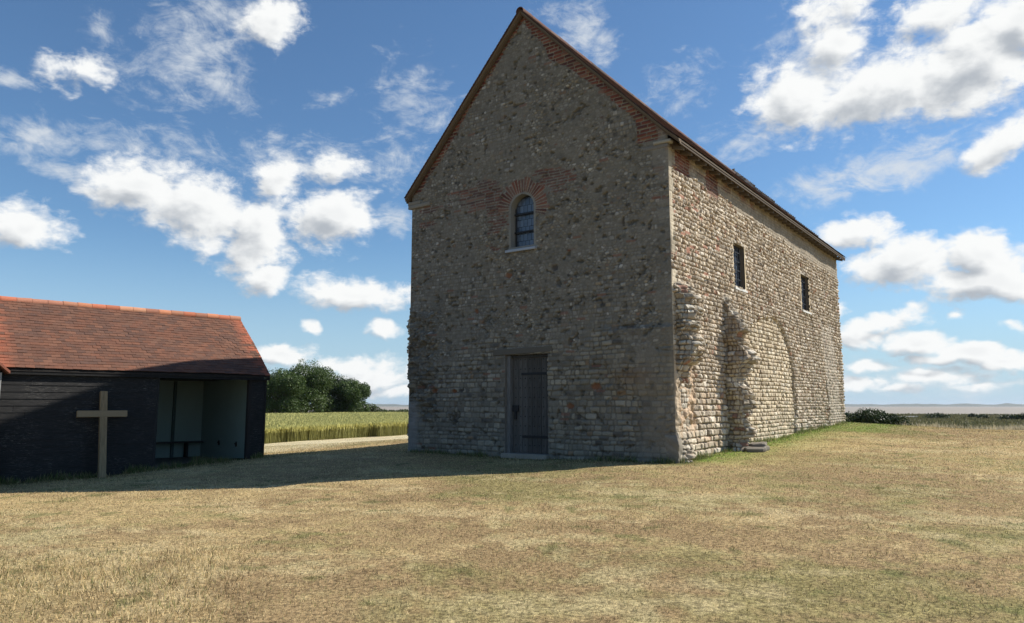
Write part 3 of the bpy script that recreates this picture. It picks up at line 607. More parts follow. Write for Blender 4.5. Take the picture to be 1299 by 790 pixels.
    P, Fq, C = compact(P, grid_faces(*U.shape, keep, flip=sgn < 0), c.reshape(-1, 3))
    return mesh_np(name, P, Fq, M['stone'], chapel, C, True, CH)
side(0, 1, .0165, 'side_wall', [W1, W2])
side(-W, -1, .05, 'side_wall', [], False, 300)
# rear gable, simple coursed rubble
def rear():
    u = np.arange(-W, .0001, W / 130); v = np.arange(-.1, 12.05, .06); U, V = np.meshgrid(u, v, indexing='ij')
    h, c, _ = stones(U, V, (.10, .16, .12, .3), 401, .03); h = h * sst(np.minimum(-U, U + W), -.001, .1)
    keep = ((V[:-1, :-1] + V[1:, 1:]) / 2) < gable_top((U[:-1, :-1] + U[1:, 1:]) / 2)
    P, Fq, C = compact(np.stack([U, L + h, V], -1).reshape(-1, 3), grid_faces(*U.shape, keep, True), c.reshape(-1, 3))
    mesh_np('rear_wall', P, Fq, M['stone'], chapel, C, True, CH)
rear()
# ---- broken buttresses: three faced ragged stubs, each its own mesh
def buttress(xo, sgn, y0, y1, zs, ps, seed, z0=-.1, z1=4.6, y0f=None):
    zz = np.arange(z0, z1, .016)
    p = np.interp(zz, zs, ps)
    step = hsh(np.floor((zz + .03 * np.sin(zz * 9)) / .105), zz * 0, seed); p = np.clip(p + ((step - .5) * .09 + (vn(zz * 3.1, zz * 0, seed + 9) - .5) * .22 + (vn(zz * 8, zz * 0, seed + 12) - .5) * .10) * sst(p, .03, .3), .0, None)
    nf = (30, 56, 24); cols_, hs, us = [], [], []
    Pts, Cc = [], []
    for fi, n_ in enumerate(nf):
        t = np.linspace(0, 1, n_)[:, None]; Z = np.broadcast_to(zz, (n_, len(zz))); pp = np.broadcast_to(p, Z.shape)
        yw = (vn(zz * 3, zz * 0, seed + 6) - .5) * .14
        ya = y0 + (yw if y0f is None else yw * .2); yb = y1 + (vn(zz * 3, zz * 0 + 9, seed + 7) - .5) * .3 - .25 * (1 - sst(zz, 0, z1)) * 0
        if fi == 0: X = t * pp; Y = ya + 0 * X; nx, ny = 0, -1; U = X
        elif fi == 1: X = pp + 0 * t; Y = ya + (yb - ya) * t; nx, ny = 1, 0; U = 1 + (y1 - y0) * t + 0 * pp
        else: X = (1 - t) * pp; Y = yb + 0 * X; nx, ny = 0, 1; U = 3 + X
        h, c, _ = stones(U + 0 * Z, Z.copy(), (.08, .14, .09, .24), seed, .06, [(.48, .42, .33), (.40, .34, .26), (.32, .28, .22), (.55, .50, .41), (.30, .17, .12), (.42, .34, .25)], [4, 4, 3, 2, .5, 2], (.21, .165, .12), .022, .008)
        rg = (fbm(U * 3 + 0 * Z, Z * 3.5, seed + 2, 4) - .5)
        et = np.minimum(t, 1 - t) * 2; fall = sst(pp, 0, .12)
        h = (h * 1.0 + rg * .22 + (fbm(U * 9 + 0 * Z, Z * 12, seed + 4, 3) - .5) * .10) * fall
        corner = np.exp(-((1 - np.abs(2 * t - 1)) / .25) ** 2) if fi == 1 else np.exp(-((1 - t if fi == 0 else t) / .25) ** 2)
        k1 = h * (1 - .5 * corner)
        X = X + nx * k1 - (0.05 * corner * fall if fi != 1 else .05 * corner * fall); Y = Y + ny * k1
        if fi == 0: X = X * 1; Y = Y * 1
        Pts.append(np.stack([xo + sgn * (X - .03), Y, Z], -1)); Cc.append(c)
    # weld the shared corner columns
    m0 = (Pts[0][-1] + Pts[1][0]) / 2; Pts[0][-1] = m0; Pts[1][0] = m0; m1 = (Pts[1][-1] + Pts[2][0]) / 2; Pts[1][-1] = m1; Pts[2][0] = m1
    P = np.concatenate(Pts, 0); C = np.concatenate(Cc, 0); return mesh_np('buttress', P.reshape(-1, 3), grid_faces(P.shape[0], P.shape[1], flip=sgn < 0), M['stone'], chapel, C.reshape(-1, 3), True, CH)
b1 = buttress(0, 1, .16, .78, [0, .5, 1.0, 1.4, 2.0, 2.35, 2.6, 3.0, 3.5, 4.0, 4.3, 4.5], [.13, .10, .04, .03, .06, .16, .36, .42, .38, .30, .14, 0], 501, y0f=1)
b1['label'] = 'ragged buttress stub beside the front corner, orange rubble below'
b2 = buttress(0, 1, 3.1, 3.62, [0, .4, .6, .8, 1.2, 1.8, 2.2, 2.45, 2.7, 3.1, 3.5, 3.9, 4.2, 4.6], [.62, .58, .42, .42, .42, .44, .46, .42, .54, .52, .44, .36, .20, 0], 502)
b2['label'] = 'ragged buttress stub below the first side window'
buttress(-W, -1, .05, 1.0, [0, 1.5, 1.7, 1.9, 2.4, 2.7, 2.9, 3.2, 3.5, 3.8, 3.9, 4.3, 4.7], [.10, .08, .04, .03, .08, .18, .10, .12, .14, .16, .30, .10, 0], 503, z1=4.8, y0f=1)
buttress(-W, -1, 5.2, 6.2, [0, 1, 2.5, 3.8, 4.4], [.4, .35, .4, .2, 0], 504)
# corner pier toe: rendered block at the foot of the right front corner
def rough_block(x0, x1, y0, y1, z0, z1, c, seed, name):
    # rounded irregular rendered block: a displaced box shell
    n1, n2, n3 = 22, 22, 44; P_, F_, k0 = [], [], 0
    cx_, cy_, cz_ = (x0 + x1) / 2, (y0 + y1) / 2, (z0 + z1) / 2
    for ax_, sg in ((0, 1), (0, -1), (1, -1), (2, 1)):
        na_, nb_ = (n2, n3) if ax_ < 2 else (n1, n2); a, b_ = np.meshgrid(np.linspace(-1, 1, na_), np.linspace(-1, 1, nb_), indexing='ij')
        q = np.stack({0: (a * 0 + sg, a, b_), 1: (a, a * 0 + sg, b_), 2: (a, b_, a * 0 + sg)}[ax_], -1)
        s4 = (np.abs(q) ** 9).sum(-1, keepdims=True) ** (1 / 9); q = q / s4
        p_ = q * np.array([(x1 - x0) / 2, (y1 - y0) / 2, (z1 - z0) / 2]) + np.array([cx_, cy_, cz_])
        d_ = (fbm(p_[..., 2] * 5 + p_[..., 0] * 4, p_[..., 1] * 6 + p_[..., 2] * 2, seed, 4) - .5) * .07
        p_[..., 0] += np.sign(q[..., 0]) * d_ * (np.abs(q[..., 0]) > .7); p_[..., 1] += d_ * (q[..., 1] < -.7) * -1
        P_.append(p_.reshape(-1, 3)); F_.append(grid_faces(na_, nb_, flip=(sg < 0) ^ (ax_ == 1)) + k0); k0 += na_ * nb_
    P_ = np.concatenate(P_); cc = np.array(c) * (.7 + .6 * fbm(P_[:, 0] * 7 + P_[:, 1] * 5, P_[:, 2] * 6, seed + 1, 4))[:, None]
    return mesh_np(name, P_, np.concatenate(F_), M['stone'], chapel, cc, True, CH)
rough_block(-.26, .07, -.045, .20, -.1, .98, (.235, .21, .17), 900, 'pier_foot')

# ---- windows
def arch_pts(cx, r, zs, zb, n=18):
    t = np.linspace(math.pi, 0, n); a = [(cx - r, zb)] + [(cx + r * math.cos(q), zs + r * math.sin(q)) for q in t] + [(cx + r, zb)]; return a
ap = arch_pts(WX, WR + .015, WSP_, WB - .01); dep = .24
win = None
fr = MB(); V = []; n_ = len(ap)
for (x, z) in ap: V += [(x, -.005, z), (x + (WX - x) * .10, dep, z)]
F = [(2 * i, 2 * i + 1, 2 * i + 3, 2 * i + 2) for i in range(n_ - 1)]
fr.add(V, F, (.24, .235, .21)); win = fr.build('window', M['plaster'], chapel, zo=CH)
win['label'] = 'round headed leaded window high in the gable'
gl = MB(); gp = arch_pts(WX, WR * .91, WSP_, WB + .02); Vg = [(x, dep - .05, z) for x, z in gp]; gl.add(Vg, [tuple(range(len(Vg)))], (.1, .1, .1))
g = gl.build('glass', M['glass'], win, zo=0.0); g.location.z = -CH
br = MB()
for z in (6.12, 6.60):
    br = MB(); br.box(WX - WR * .9, WX + WR * .9, dep - .13, dep - .085, z - .02, z + .02); o = br.build('window_bar', M['iron'], win); o.location.z = -CH
br = MB(); br.tube((WX - WR * .86, dep - .07, WB + .03), (WX - WR * .86, dep - .07, WSP_ + .05), .018, .018); o = br.build('window_bar', M['iron'], win); o.location.z = -CH
sl = MB(); sl.obox((WX - .50, -.10, WB - .13), (.96, 0, 0), (0, .56, .10), (0, 0, .07), (.33, .37, .42)); o = sl.build('sill', M['lead'], win, bevel=.012); o.location.z = -CH
for (a, b_, z0, z1) in (W1, W2):
    j = MB(); d = .26
    V = [(.005, a, z0), (.005, b_, z0), (.005, b_, z1), (.005, a, z1), (-d, a + .03, z0 + .03), (-d, b_ - .03, z0 + .03), (-d, b_ - .03, z1 - .03), (-d, a + .03, z1 - .03)]
    j.add(V, [(0, 1, 5, 4), (1, 2, 6, 5), (2, 3, 7, 6), (3, 0, 4, 7)], (.16, .135, .105)); wn = j.build('window', M['plaster'], chapel, zo=CH)
    fm = MB(); xf = -.09
    for (ya, yb, za, zb) in ((a + .0, a + .06, z0 + .02, z1 - .02), (b_ - .06, b_ - .0, z0 + .02, z1 - .02), (a + .06, b_ - .06, z1 - .09, z1 - .01), (a + .06, b_ - .06, z0 + .0, z0 + .07)): fm.box(xf - .05, xf + .0, ya, yb, za, zb, (.05, .045, .04))
    o = fm.build('frame', M['wood'], wn); o.location.z = -CH
    gl = MB(); gl.box(xf - .035, xf - .025, a + .05, b_ - .05, z0 + .05, z1 - .08); o = gl.build('glass', M['glass'], wn); o.location.z = -CH
    bb = MB()
    for k_ in range(4):
        yy = a + .06 + (b_ - a - .12) * (k_ + .5) / 4; bb.tube((xf + .035, yy, z0 + .04), (xf + .035, yy, z1 - .05), .011, .011, 6)
    for zz_ in np.linspace(z0 + .25, z1 - .2, 4): bb.box(xf + .022, xf + .034, a + .02, b_ - .02, zz_ - .012, zz_ + .012)
    o = bb.build('window_bar', M['iron'], wn); o.location.z = -CH
    s_ = MB(); s_.obox((-.18, a - .05, z0 - .03), (.26, 0, -.07), (0, b_ - a + .10, 0), (0, 0, .06), (.6, .6, .58)); o = s_.build('sill', M['plaster'], wn, bevel=.008); o.location.z = -CH
    h_ = MB(); h_.box(-.12, .035, a - .06, b_ + .06, z1 - .0, z1 + .07, (.40, .36, .30)); o = h_.build('window_head', M['plaster'], wn, bevel=.008); o.location.z = -CH

# ---- door
dr = MB(); bx0, bx1 = DX0 + .13, DX1 - .02; nb = 8; xs = bx0 + (bx1 - bx0) * np.cumsum([0, 1.3, .8, 1.1, .9, 1.05, .9, 1.0, 1.05][:nb + 1]) / 8.1
GREYW = (.105, .098, .088)
for i in range(nb):
    t = .75 + .5 * random.random(); dr.box(xs[i] + .004, xs[i + 1] - .004, .17 + .008 * random.random(), .22, .42, DZ - .06, tuple(np.array(GREYW) * t))
for zz_ in np.linspace(.62, 2.78, 10):
    for i in range(nb):
        xm = (xs[i] + xs[i + 1]) / 2; dr.tube((xm, .172, zz_), (xm, .152, zz_), .015, .008, 6, (.02, .02, .022))
door = dr.build('door', M['wood'], chapel, zo=CH, bevel=.004)
for z0_, x0_ in ((2.38, .28), (.80, .30)):
    hg = MB(); hg.box(bx0 + x0_, bx1 + .03, .150, .169, z0_, z0_ + .065); hg.tube((bx1 + .02, .15, z0_ - .05), (bx1 + .02, .15, z0_ + .12), .018, .018)
    o = hg.build('strap_hinge', M['iron'], door, bevel=.004); o.location.z = -CH
lk = MB(); lk.box(bx0 + .01, bx0 + .2, .13, .168, 1.46, 1.62); lk.tube((bx0 + .1, .168, 1.36), (bx0 + .1, .12, 1.36), .03, .025); lk.box(bx0 + .07, bx0 + .13, .13, .168, 1.26, 1.46)
o = lk.build('lock', M['iron'], door, bevel=.004); o.location.z = -CH
f_ = MB(); f_.box(DX0 + .005, DX0 + .12, .06, .24, .36, DZ - .02, (.17, .165, .155)); f_.box(DX1 - .03, DX1 - .003, .13, .24, .36, DZ - .02, (.08, .08, .08)); f_.box(DX0 + .12, DX1 - .03, .12, .24, DZ - .07, DZ - .005, (.06, .06, .06))
f_.build('door_frame', M['wood'], chapel, zo=CH, bevel=.006)
l_ = MB(); l_.obox((-5.03, -.035, 2.905), (1.84, 0, .03), (0, .28, 0), (0, 0, .15), (.13, .115, .09)); l_.build('lintel', M['hwood'], chapel, zo=CH, bevel=.012)
rv = MB(); rv.box(DX0 - .03, DX0 + .004, .0, .32, -.1, DZ, (.2, .18, .15)); rv.box(DX1 - .004, DX1 + .03, .0, .32, -.1, DZ, (.2, .18, .15)); rv.build('door_reveal', M['plaster'], chapel, zo=CH)
th_ = MB(); th_.box(DX0 - .02, DX1 + .02, -.16, .3, .25, .42, (.30, .27, .22), .01); th_.build('door_step', M['slab'], chapel, zo=CH, bevel=.015)

# ---- roof: tiles, boards, rafters
def sink(o):
    # the old roof settles toward its far end
    me = o.data; n_ = len(me.vertices); co = np.empty(n_ * 3, np.float32); me.vertices.foreach_get('co', co); co = co.reshape(-1, 3)
    yy = np.clip(co[:, 1], 0, L); hi = np.clip((co[:, 2] + CH - ZE) / (ZA - ZE), 0, 1)
    co[:, 2] -= yy / L * (.12 + .20 * hi) + .05 * np.sin(yy / L * math.pi) * hi; me.vertices.foreach_set('co', co.ravel()); me.update(); return o
TC = [(.30, .105, .065), (.24, .09, .06), (.20, .085, .06), (.36, .14, .08), (.16, .08, .06), (.27, .13, .085)]
def tile_slope(length, prof, seed, gauge=.10, tw=.165, thick=.014, wav=.0, cols=TC, lf=.026):
    """prof: list of (run, z) from eave up to ridge; tiles run along +u. returns V(u, run, z)"""
    r = np.random.default_rng(seed); prof = np.array(prof, float); seg = np.hypot(*np.diff(prof, axis=0).T); cum = np.concatenate([[0], np.cumsum(seg)])
    tot = cum[-1]; nrow = int(tot / gauge) + 1; nt = int(length / tw) + 2
    Vs, Cs = [], []
    for k in range(nrow):
        s0 = k * gauge; s1 = min(s0 + gauge * 1.75, tot)
        off = (k % 2) * tw / 2
        u0 = np.arange(nt) * tw - off; u1 = u0 + tw * .985; u0 = np.clip(u0, 0, length); u1 = np.clip(u1, 0, length); ok = u1 - u0 > .02; u0 = u0[ok]; u1 = u1[ok]; n_ = len(u0)
        a = np.array([np.interp(s0, cum, prof[:, 0]), np.interp(s0, cum, prof[:, 1])]); b_ = np.array([np.interp(s1, cum, prof[:, 0]), np.interp(s1, cum, prof[:, 1])])
        dv = (b_ - a) / max(np.linalg.norm(b_ - a), 1e-6); nv = np.array([-dv[1], dv[0]])
        lift = lf + r.random(n_) * .009; ds = (r.random(n_) - .5) * .012; sag = wav * (vn(u0 * .6, np.full(n_, s0 * .8), seed) - .5)
        lo_t = a[None] + dv * ds[:, None] + nv * (lift + sag)[:, None]; lo_b = lo_t - nv * thick; hi_t = b_[None] + nv * (.006 + sag)[:, None]; hi_b = hi_t - nv * thick
        tl = (r.random(n_) - .5) * .008
        P = np.zeros((n_, 8, 3))
        for q, (uu, pt, e) in enumerate(((u0, lo_b, tl), (u1, lo_b, -tl), (u1, hi_b, 0 * tl), (u0, hi_b, 0 * tl), (u0, lo_t, tl), (u1, lo_t, -tl), (u1, hi_t, 0 * tl), (u0, hi_t, 0 * tl))):
            P[:, q, 0] = uu; P[:, q, 1] = pt[:, 0]; P[:, q, 2] = pt[:, 1] + e
        c = np.array(cols)[r.integers(0, len(cols), n_)] * (.85 + .3 * r.random(n_))[:, None]; c = c * .5 + c.mean(0) * .5
        Vs.append(P.reshape(-1, 3)); Cs.append(np.repeat(c, 8, 0))
    V = np.concatenate(Vs); C = np.concatenate(Cs); nt_ = len(V) // 8
    bf = np.array([(0, 3, 2, 1), (4, 5, 6, 7), (0, 1, 5, 4), (1, 2, 6, 5), (2, 3, 7, 6), (3, 0, 4, 7)]); F = (bf[None] + 8 * np.arange(nt_)[:, None, None]).reshape(-1, 4)
    return V, F, C
RC = [(.11, .055, .04), (.09, .05, .04), (.13, .065, .045), (.075, .05, .04), (.12, .075, .055)]
profR = [(-.34, 7.62), (0.0, 7.93), (.5, 8.44), (W / 2, ZA - .05)]
V, F, C = tile_slope(L + .40, profR, 11, cols=RC)
Vr = np.stack([-V[:, 1], V[:, 0] - .20, V[:, 2]], -1); sink(mesh_np('roof_slope', Vr, F[:, ::-1], M['tile'], chapel, C, zo=CH))
profL = [(-.14, 7.62), (W / 2, ZA - .02)]
V, F, C = tile_slope(L + .40, profL, 12, cols=RC)
Vl = np.stack([-W + V[:, 1], V[:, 0] - .20, V[:, 2]], -1); sink(mesh_np('roof_slope', Vl, F, M['tile'], chapel, C, zo=CH))
# deck under the tiles closes the roof
def deck(prof, sx, x0, name='roof_deck'):
    m_ = MB(); n_ = len(prof)
    P = [(x0 + sx * r_, -.08, z - .035) for r_, z in prof] + [(x0 + sx * r_, L + .12, z - .035) for r_, z in prof]
    P += [(x0 + sx * r_, -.08, z - .065) for r_, z in prof] + [(x0 + sx * r_, L + .12, z - .065) for r_, z in prof]
    F_ = []
    for i in range(n_ - 1): F_ += [(i, i + 1, n_ + i + 1, n_ + i), (2 * n_ + i, 3 * n_ + i, 3 * n_ + i + 1, 2 * n_ + i + 1), (i, 2 * n_ + i, 2 * n_ + i + 1, i + 1)]
    F_ += [(0, n_, 3 * n_, 2 * n_)]
    m_.add(P, F_, (.12, .09, .06)); sink(m_.build(name, M['hwood'], chapel, zo=CH))
deck(profR, -1, 0); deck(profL, 1, -W)
# ridge tiles
def ridge_mesh(p0, p1, r, seg_len, cols, seed, arc=(-20, 200)):
    rr_ = np.random.default_rng(seed); p0 = np.array(p0, float); p1 = np.array(p1, float); d = p1 - p0; Ln = np.linalg.norm(d); d /= Ln
    side_ = np.cross(d, (0, 0, 1)); side_ /= np.linalg.norm(side_); up = np.cross(side_, d); m_ = MB(); n_ = int(round(Ln / seg_len)); t = np.radians(np.linspace(arc[0], arc[1], 12))
    for i in range(n_):
        a = p0 + d * (Ln * i / n_ + .004); b_ = p0 + d * (Ln * (i + 1) / n_ - .004); dz = (rr_.random(2) - .5) * .012; c = np.array(cols[rr_.integers(len(cols))]) * (.85 + .3 * rr_.random()); V = []
        for pt, q in ((a, 0), (b_, 1)):
            for rad_ in (r, r - .015):
                V += [pt + up * dz[q] + side_ * math.cos(x) * rad_ + up * math.sin(x) * rad_ for x in t]
        k = len(t); F_ = [(j, j + 1, 2 * k + j + 1, 2 * k + j) for j in range(k - 1)] + [(k + j + 1, k + j, 3 * k + j, 3 * k + j + 1) for j in range(k - 1)]
        F_ += [(j, k + j, k + j + 1, j + 1) for j in range(k - 1)] + [(2 * k + j, 2 * k + j + 1, 3 * k + j + 1, 3 * k + j) for j in range(k - 1)] + [(0, 2 * k, 3 * k, k), (k - 1, 2 * k - 1, 4 * k - 1, 3 * k - 1)]
        m_.add(V, F_, c)
    return m_
sink(ridge_mesh((-W / 2, -.22, ZA - .10), (-W / 2, L + .2, ZA - .10), .12, .45, RC, 5).build('ridge_tiles', M['tile'], chapel, zo=CH, smooth=False))
# verge boards following each slope, with mortar fillet / undercloak above
def verge(prof, sx, x0):
    wd = MB(); un = MB()
    for (r0, z0), (r1, z1) in zip(prof[:-1], prof[1:]):
        xa, xb = x0 + sx * r0, x0 + sx * r1; e = .0
        for mbx, ya, yb, za, zb, c in ((wd, -.11, -.03, -.125, -.085, (.13, .095, .065)), (wd, -.15, -.03, -.082, -.046, (.17, .13, .085)), (un, -.175, -.03, -.042, -.026, (.20, .16, .12))):
            V = [(xa, ya, z0 + za), (xb, ya, z1 + za), (xb, yb, z1 + za), (xa, yb, z0 + za), (xa, ya, z0 + zb), (xb, ya, z1 + zb), (xb, yb, z1 + zb), (xa, yb, z0 + zb)]
            mbx.add(V, [(0, 3, 2, 1), (4, 5, 6, 7), (0, 1, 5, 4), (1, 2, 6, 5), (2, 3, 7, 6), (3, 0, 4, 7)], c)
    wd.build('barge_board', M['hwood'], chapel, zo=CH); un.build('undercloak', M['tile'], chapel, zo=CH)
verge(profR, -1, 0); verge(profL, 1, -W)
# eaves on the sunny side
e_ = MB(); e_.box(.29, .325, -.05, L + .1, 7.50, 7.625, (.075, .055, .038)); sink(e_.build('fascia', M['hwood'], chapel, zo=CH))
for k_ in range(36):
    yy = .22 + k_ * .445
    rf = MB(); rf.obox((-.05, yy, 7.545), (.33, 0, -.10), (0, .085, 0), (0, 0, .085), (.13, .105, .08)); sink(rf.build('rafter_foot', M['hwood'], chapel, zo=CH))
wp = MB(); wp.box(-.10, .02, .1, L - .1, 7.55, 7.75, (.15, .11, .08)); wp.build('wall_plate', M['hwood'], chapel, zo=CH)
kn = MB(); kn.box(-.34, .10, -.07, .10, 7.60, 7.67, (.33, .31, .26), .02); kn.box(-.62, .03, -.045, .08, 7.50, 7.595, (.20, .18, .15), .02)
kn.build('kneeler_stone', M['slab'], chapel, zo=CH, bevel=.025)
kn = MB(); kn.box(-W - .14, -W + .35, -.06, .10, 7.42, 7.53, (.23, .21, .17), .02); kn.box(-W - .10, -W + .75, -.07, .08, 7.31, 7.415, (.24, .22, .18), .02)
kn.build('kneeler_stone', M['slab'], chapel, zo=CH, bevel=.025)

# ================================================================== slabs by the buttress
def world_of(lx, ly): return A0 + AX * lx + AY * ly
def slab(lx, ly, sx, sy, sz, z, rot, lab, c):
    p = world_of(lx, ly); V, F = [], []; n_ = 14; t = np.arange(n_) * 2 * math.pi / n_
    rr_ = 1 + .34 * (rng.random(n_) - .5); m_ = MB(); sq = lambda q: np.sign(q) * np.abs(q) ** .55
    X = sq(np.cos(t)) * sx / 2 * rr_; Y = sq(np.sin(t)) * sy / 2 * rr_
    for k, zz_, s_ in ((0, 0, .93), (1, sz * .3, 1.0), (2, sz * .8, .99), (3, sz, .90)):
        V += [(X[i] * s_, Y[i] * s_, zz_ + .035 * rng.random() * (k > 0)) for i in range(n_)]
    F = [(k * n_ + i, k * n_ + (i + 1) % n_, (k + 1) * n_ + (i + 1) % n_, (k + 1) * n_ + i) for k in range(3) for i in range(n_)] + [tuple(range(n_))[::-1], tuple(range(3 * n_, 4 * n_))]
    m_.add(V, F, c); o = m_.build('stone_slab', M['slab'], None, loc=(p[0], p[1], z)); o.rotation_euler = (R(2), R(-3), -TH + rot)
    tag(o, lab, 'stone slab', 'dark slabs lying at the buttress foot'); return o
zb_ = float(gh(*world_of(.8, 3.6)))
slab(.66, 3.30, .60, .72, .10, zb_ - .03, .15, 'broad dark stone slab lying on the grass at the foot of the buttress', (.17, .15, .12))
slab(.58, 3.70, .46, .58, .09, zb_ + .065, .3, 'smaller dark slab resting on the broad slab behind the buttress', (.20, .175, .14))

# ================================================================== shed
SZ0 = .0; SL_ = 9.6; DEP = 4.1
shed = empty('timber_shelter', (SH[0], SH[1], .1), math.atan2(SD[1], SD[0])); SO = .1
tag(shed, 'low black weatherboarded shelter with red clay tile roof and open bay', 'shelter')
WT = 2.36
def boards(x0, x1, z0, z1, parent, name, axis='front', y=0.0, h=.155):
    m_ = MB(); z = z0
    while z < z1 - .01:
        zt = min(z + h + .02, z1); nseg = max(1, int((x1 - x0) / 2.6)); cuts = [x0] + [x0 + (x1 - x0) * (i + random.uniform(-.25, .25)) / nseg for i in range(1, nseg)] + [x1]
        for a, b_ in zip(cuts[:-1], cuts[1:]):
            j = random.uniform(-.004, .004)
            if axis == 'front':
                V = [(a + .003, y - .030 + j, z), (b_ - .003, y - .030 + j, z + random.uniform(-.003, .003)), (b_ - .003, y - .008, z), (a + .003, y - .008, z), (a + .003, y - .016, zt), (b_ - .003, y - .016, zt), (b_ - .003, y - .004, zt), (a + .003, y - .004, zt)]
            else:
                V = [(y + .034 + j, a, z), (y + .034 + j, b_, z), (y + .008, b_, z), (y + .008, a, z), (y + .016, a, zt), (y + .016, b_, zt), (y + .004, b_, zt), (y + .004, a, zt)]
            m_.add(V, [(0, 3, 2, 1), (4, 5, 6, 7), (0, 1, 5, 4), (1, 2, 6, 5), (2, 3, 7, 6), (3, 0, 4, 7)])
        z += h
    return m_.build(name, M['tar'], parent, zo=SO)
OX0, OX1 = -2.84, -.43
boards(-SL_, OX0, -.25, WT, shed, 'cladding')
boards(OX1 + .06, .04, -.05, WT, shed, 'cladding')
boards(0, DEP, -.2, WT, shed, 'end_cladding', 'end', .01)
g_ = MB(); g_.add([(.02, 0, WT), (.02, DEP, WT), (.02, DEP / 2, WT + 1.72)], [(0, 1, 2)]); g_.add([(-.04, 0, WT), (-.04, DEP, WT), (-.04, DEP / 2, WT + 1.72)], [(0, 2, 1)]); g_.build('gable_boarding', M['tar'], shed, zo=SO)
b_ = MB(); b_.box(-SL_, .0, DEP, DEP + .04, -.3, WT, (.02, .02, .02)); b_.build('rear_cladding', M['tar'], shed, zo=SO)
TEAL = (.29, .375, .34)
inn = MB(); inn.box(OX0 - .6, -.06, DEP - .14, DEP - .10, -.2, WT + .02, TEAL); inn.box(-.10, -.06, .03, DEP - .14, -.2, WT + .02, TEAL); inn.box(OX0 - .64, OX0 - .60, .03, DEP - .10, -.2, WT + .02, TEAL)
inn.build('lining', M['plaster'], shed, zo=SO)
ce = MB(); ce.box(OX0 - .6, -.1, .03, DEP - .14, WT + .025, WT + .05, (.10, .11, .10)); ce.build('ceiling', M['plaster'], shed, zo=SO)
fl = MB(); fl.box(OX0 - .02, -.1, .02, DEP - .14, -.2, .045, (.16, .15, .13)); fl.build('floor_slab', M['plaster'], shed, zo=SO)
ps = MB(); ps.box(OX1, OX1 + .08, -.03, .10, -.1, WT, (.035, .03, .028)); ps.build('post', M['wood'], shed, zo=SO)
ps = MB(); ps.box(OX0 - .0, OX0 + .06, -.02, .1, -.1, WT, (.03, .03, .03)); ps.build('post', M['wood'], shed, zo=SO)
ps = MB(); ps.box(-1.02, -.94, DEP - .22, DEP - .145, .0, WT, (.10, .135, .125)); ps.build('post', M['wood'], shed, zo=SO)
cb2_ = MB(); cb2_.box(.028, .075, -.045, .05, -.1, WT, (.03, .028, .025)); cb2_.build('corner_board', M['wood'], shed, zo=SO)
for yy in (1.34, 2.55):
    hk = MB(); hk.tube((-.10, yy, .52), (-.16, yy, .52), .022, .022, 8); hk.box(-.13, -.101, yy - .03, yy + .03, .44, .58); hk.build('wall_hook', M['iron'], shed, zo=SO)
# shed roof
EZ, RZ, HR = 2.45, 4.24, 2.19
SC = [(.145, .066, .043), (.12, .060, .041), (.175, .074, .044), (.10, .055, .041), (.145, .076, .051), (.09, .055, .044), (.19, .090, .056)]
V, F, C = tile_slope(SL_ + .25, [(0, EZ), (HR, RZ)], 21, gauge=.112, tw=.19, wav=.05, cols=SC, thick=.010, lf=.016)
xx = V[:, 0] - SL_ - .12; e1 = sst(xx, -.35, .08)[:, None] * .5; e2 = np.exp(-((xx + 6.15) / .16) ** 2)[:, None] * .4
C = C + (np.array([.50, .14, .07]) - C) * np.clip(e1 + e2, 0, 1) * (hsh(np.arange(len(C)) // 8, np.arange(len(C)) * 0, 3) > .25)[:, None]
mesh_np('roof_slope', np.stack([xx, V[:, 1] - .15, V[:, 2]], -1), F, M['tile'], shed, C, zo=SO)
V, F, C = tile_slope(SL_ + .25, [(0, EZ), (HR, RZ)], 22, gauge=.112, tw=.19, cols=SC)
mesh_np('roof_slope', np.stack([V[:, 0] - SL_ - .12, 2 * HR - .15 - V[:, 1], V[:, 2]], -1), F[:, ::-1], M['tile'], shed, C, zo=SO)
dk = MB()
for sgn_ in (0, 1):
    ys = (-.13, HR - .15) if sgn_ == 0 else (2 * HR - .17, HR - .15)
    dk.add([(-SL_, ys[0], EZ - .03), (.10, ys[0], EZ - .03), (.10, ys[1], RZ - .05), (-SL_, ys[1], RZ - .05), (-SL_, ys[0], EZ - .07), (.10, ys[0], EZ - .07), (.10, ys[1], RZ - .09), (-SL_, ys[1], RZ - .09)], [(0, 1, 2, 3), (4, 7, 6, 5), (0, 4, 5, 1), (1, 5, 6, 2), (2, 6, 7, 3), (3, 7, 4, 0)], (.03, .027, .025))
dk.build('roof_deck', M['wood'], shed, zo=SO)
ridge_mesh((-SL_ - .1, HR - .15, RZ - .03), (.13, HR - .15, RZ - .03), .098, .335, [(.48, .20, .11), (.44, .15, .085), (.50, .25, .15), (.45, .21, .13), (.38, .17, .11)], 6).build('ridge_tiles', M['tile'], shed, zo=SO)
fa = MB(); fa.box(-SL_, .1, -.115, -.085, EZ - .14, EZ - .075, (.02, .02, .02)); fa.build('fascia', M['wood'], shed, zo=SO)
vb = MB()
for ys in ((-.13, HR - .15), (2 * HR - .17, HR - .15)):
    vb.add([(.10, ys[0], EZ - .15), (.125, ys[0], EZ - .15), (.125, ys[1], RZ - .17), (.10, ys[1], RZ - .17), (.10, ys[0], EZ - .03), (.125, ys[0], EZ - .03), (.125, ys[1], RZ - .05), (.10, ys[1], RZ - .05)], [(0, 3, 2, 1), (4, 5, 6, 7), (0, 1, 5, 4), (1, 2, 6, 5), (2, 3, 7, 6), (3, 0, 4, 7)], (.03, .028, .025))
vb.build('barge_board', M['wood'], shed, zo=SO)
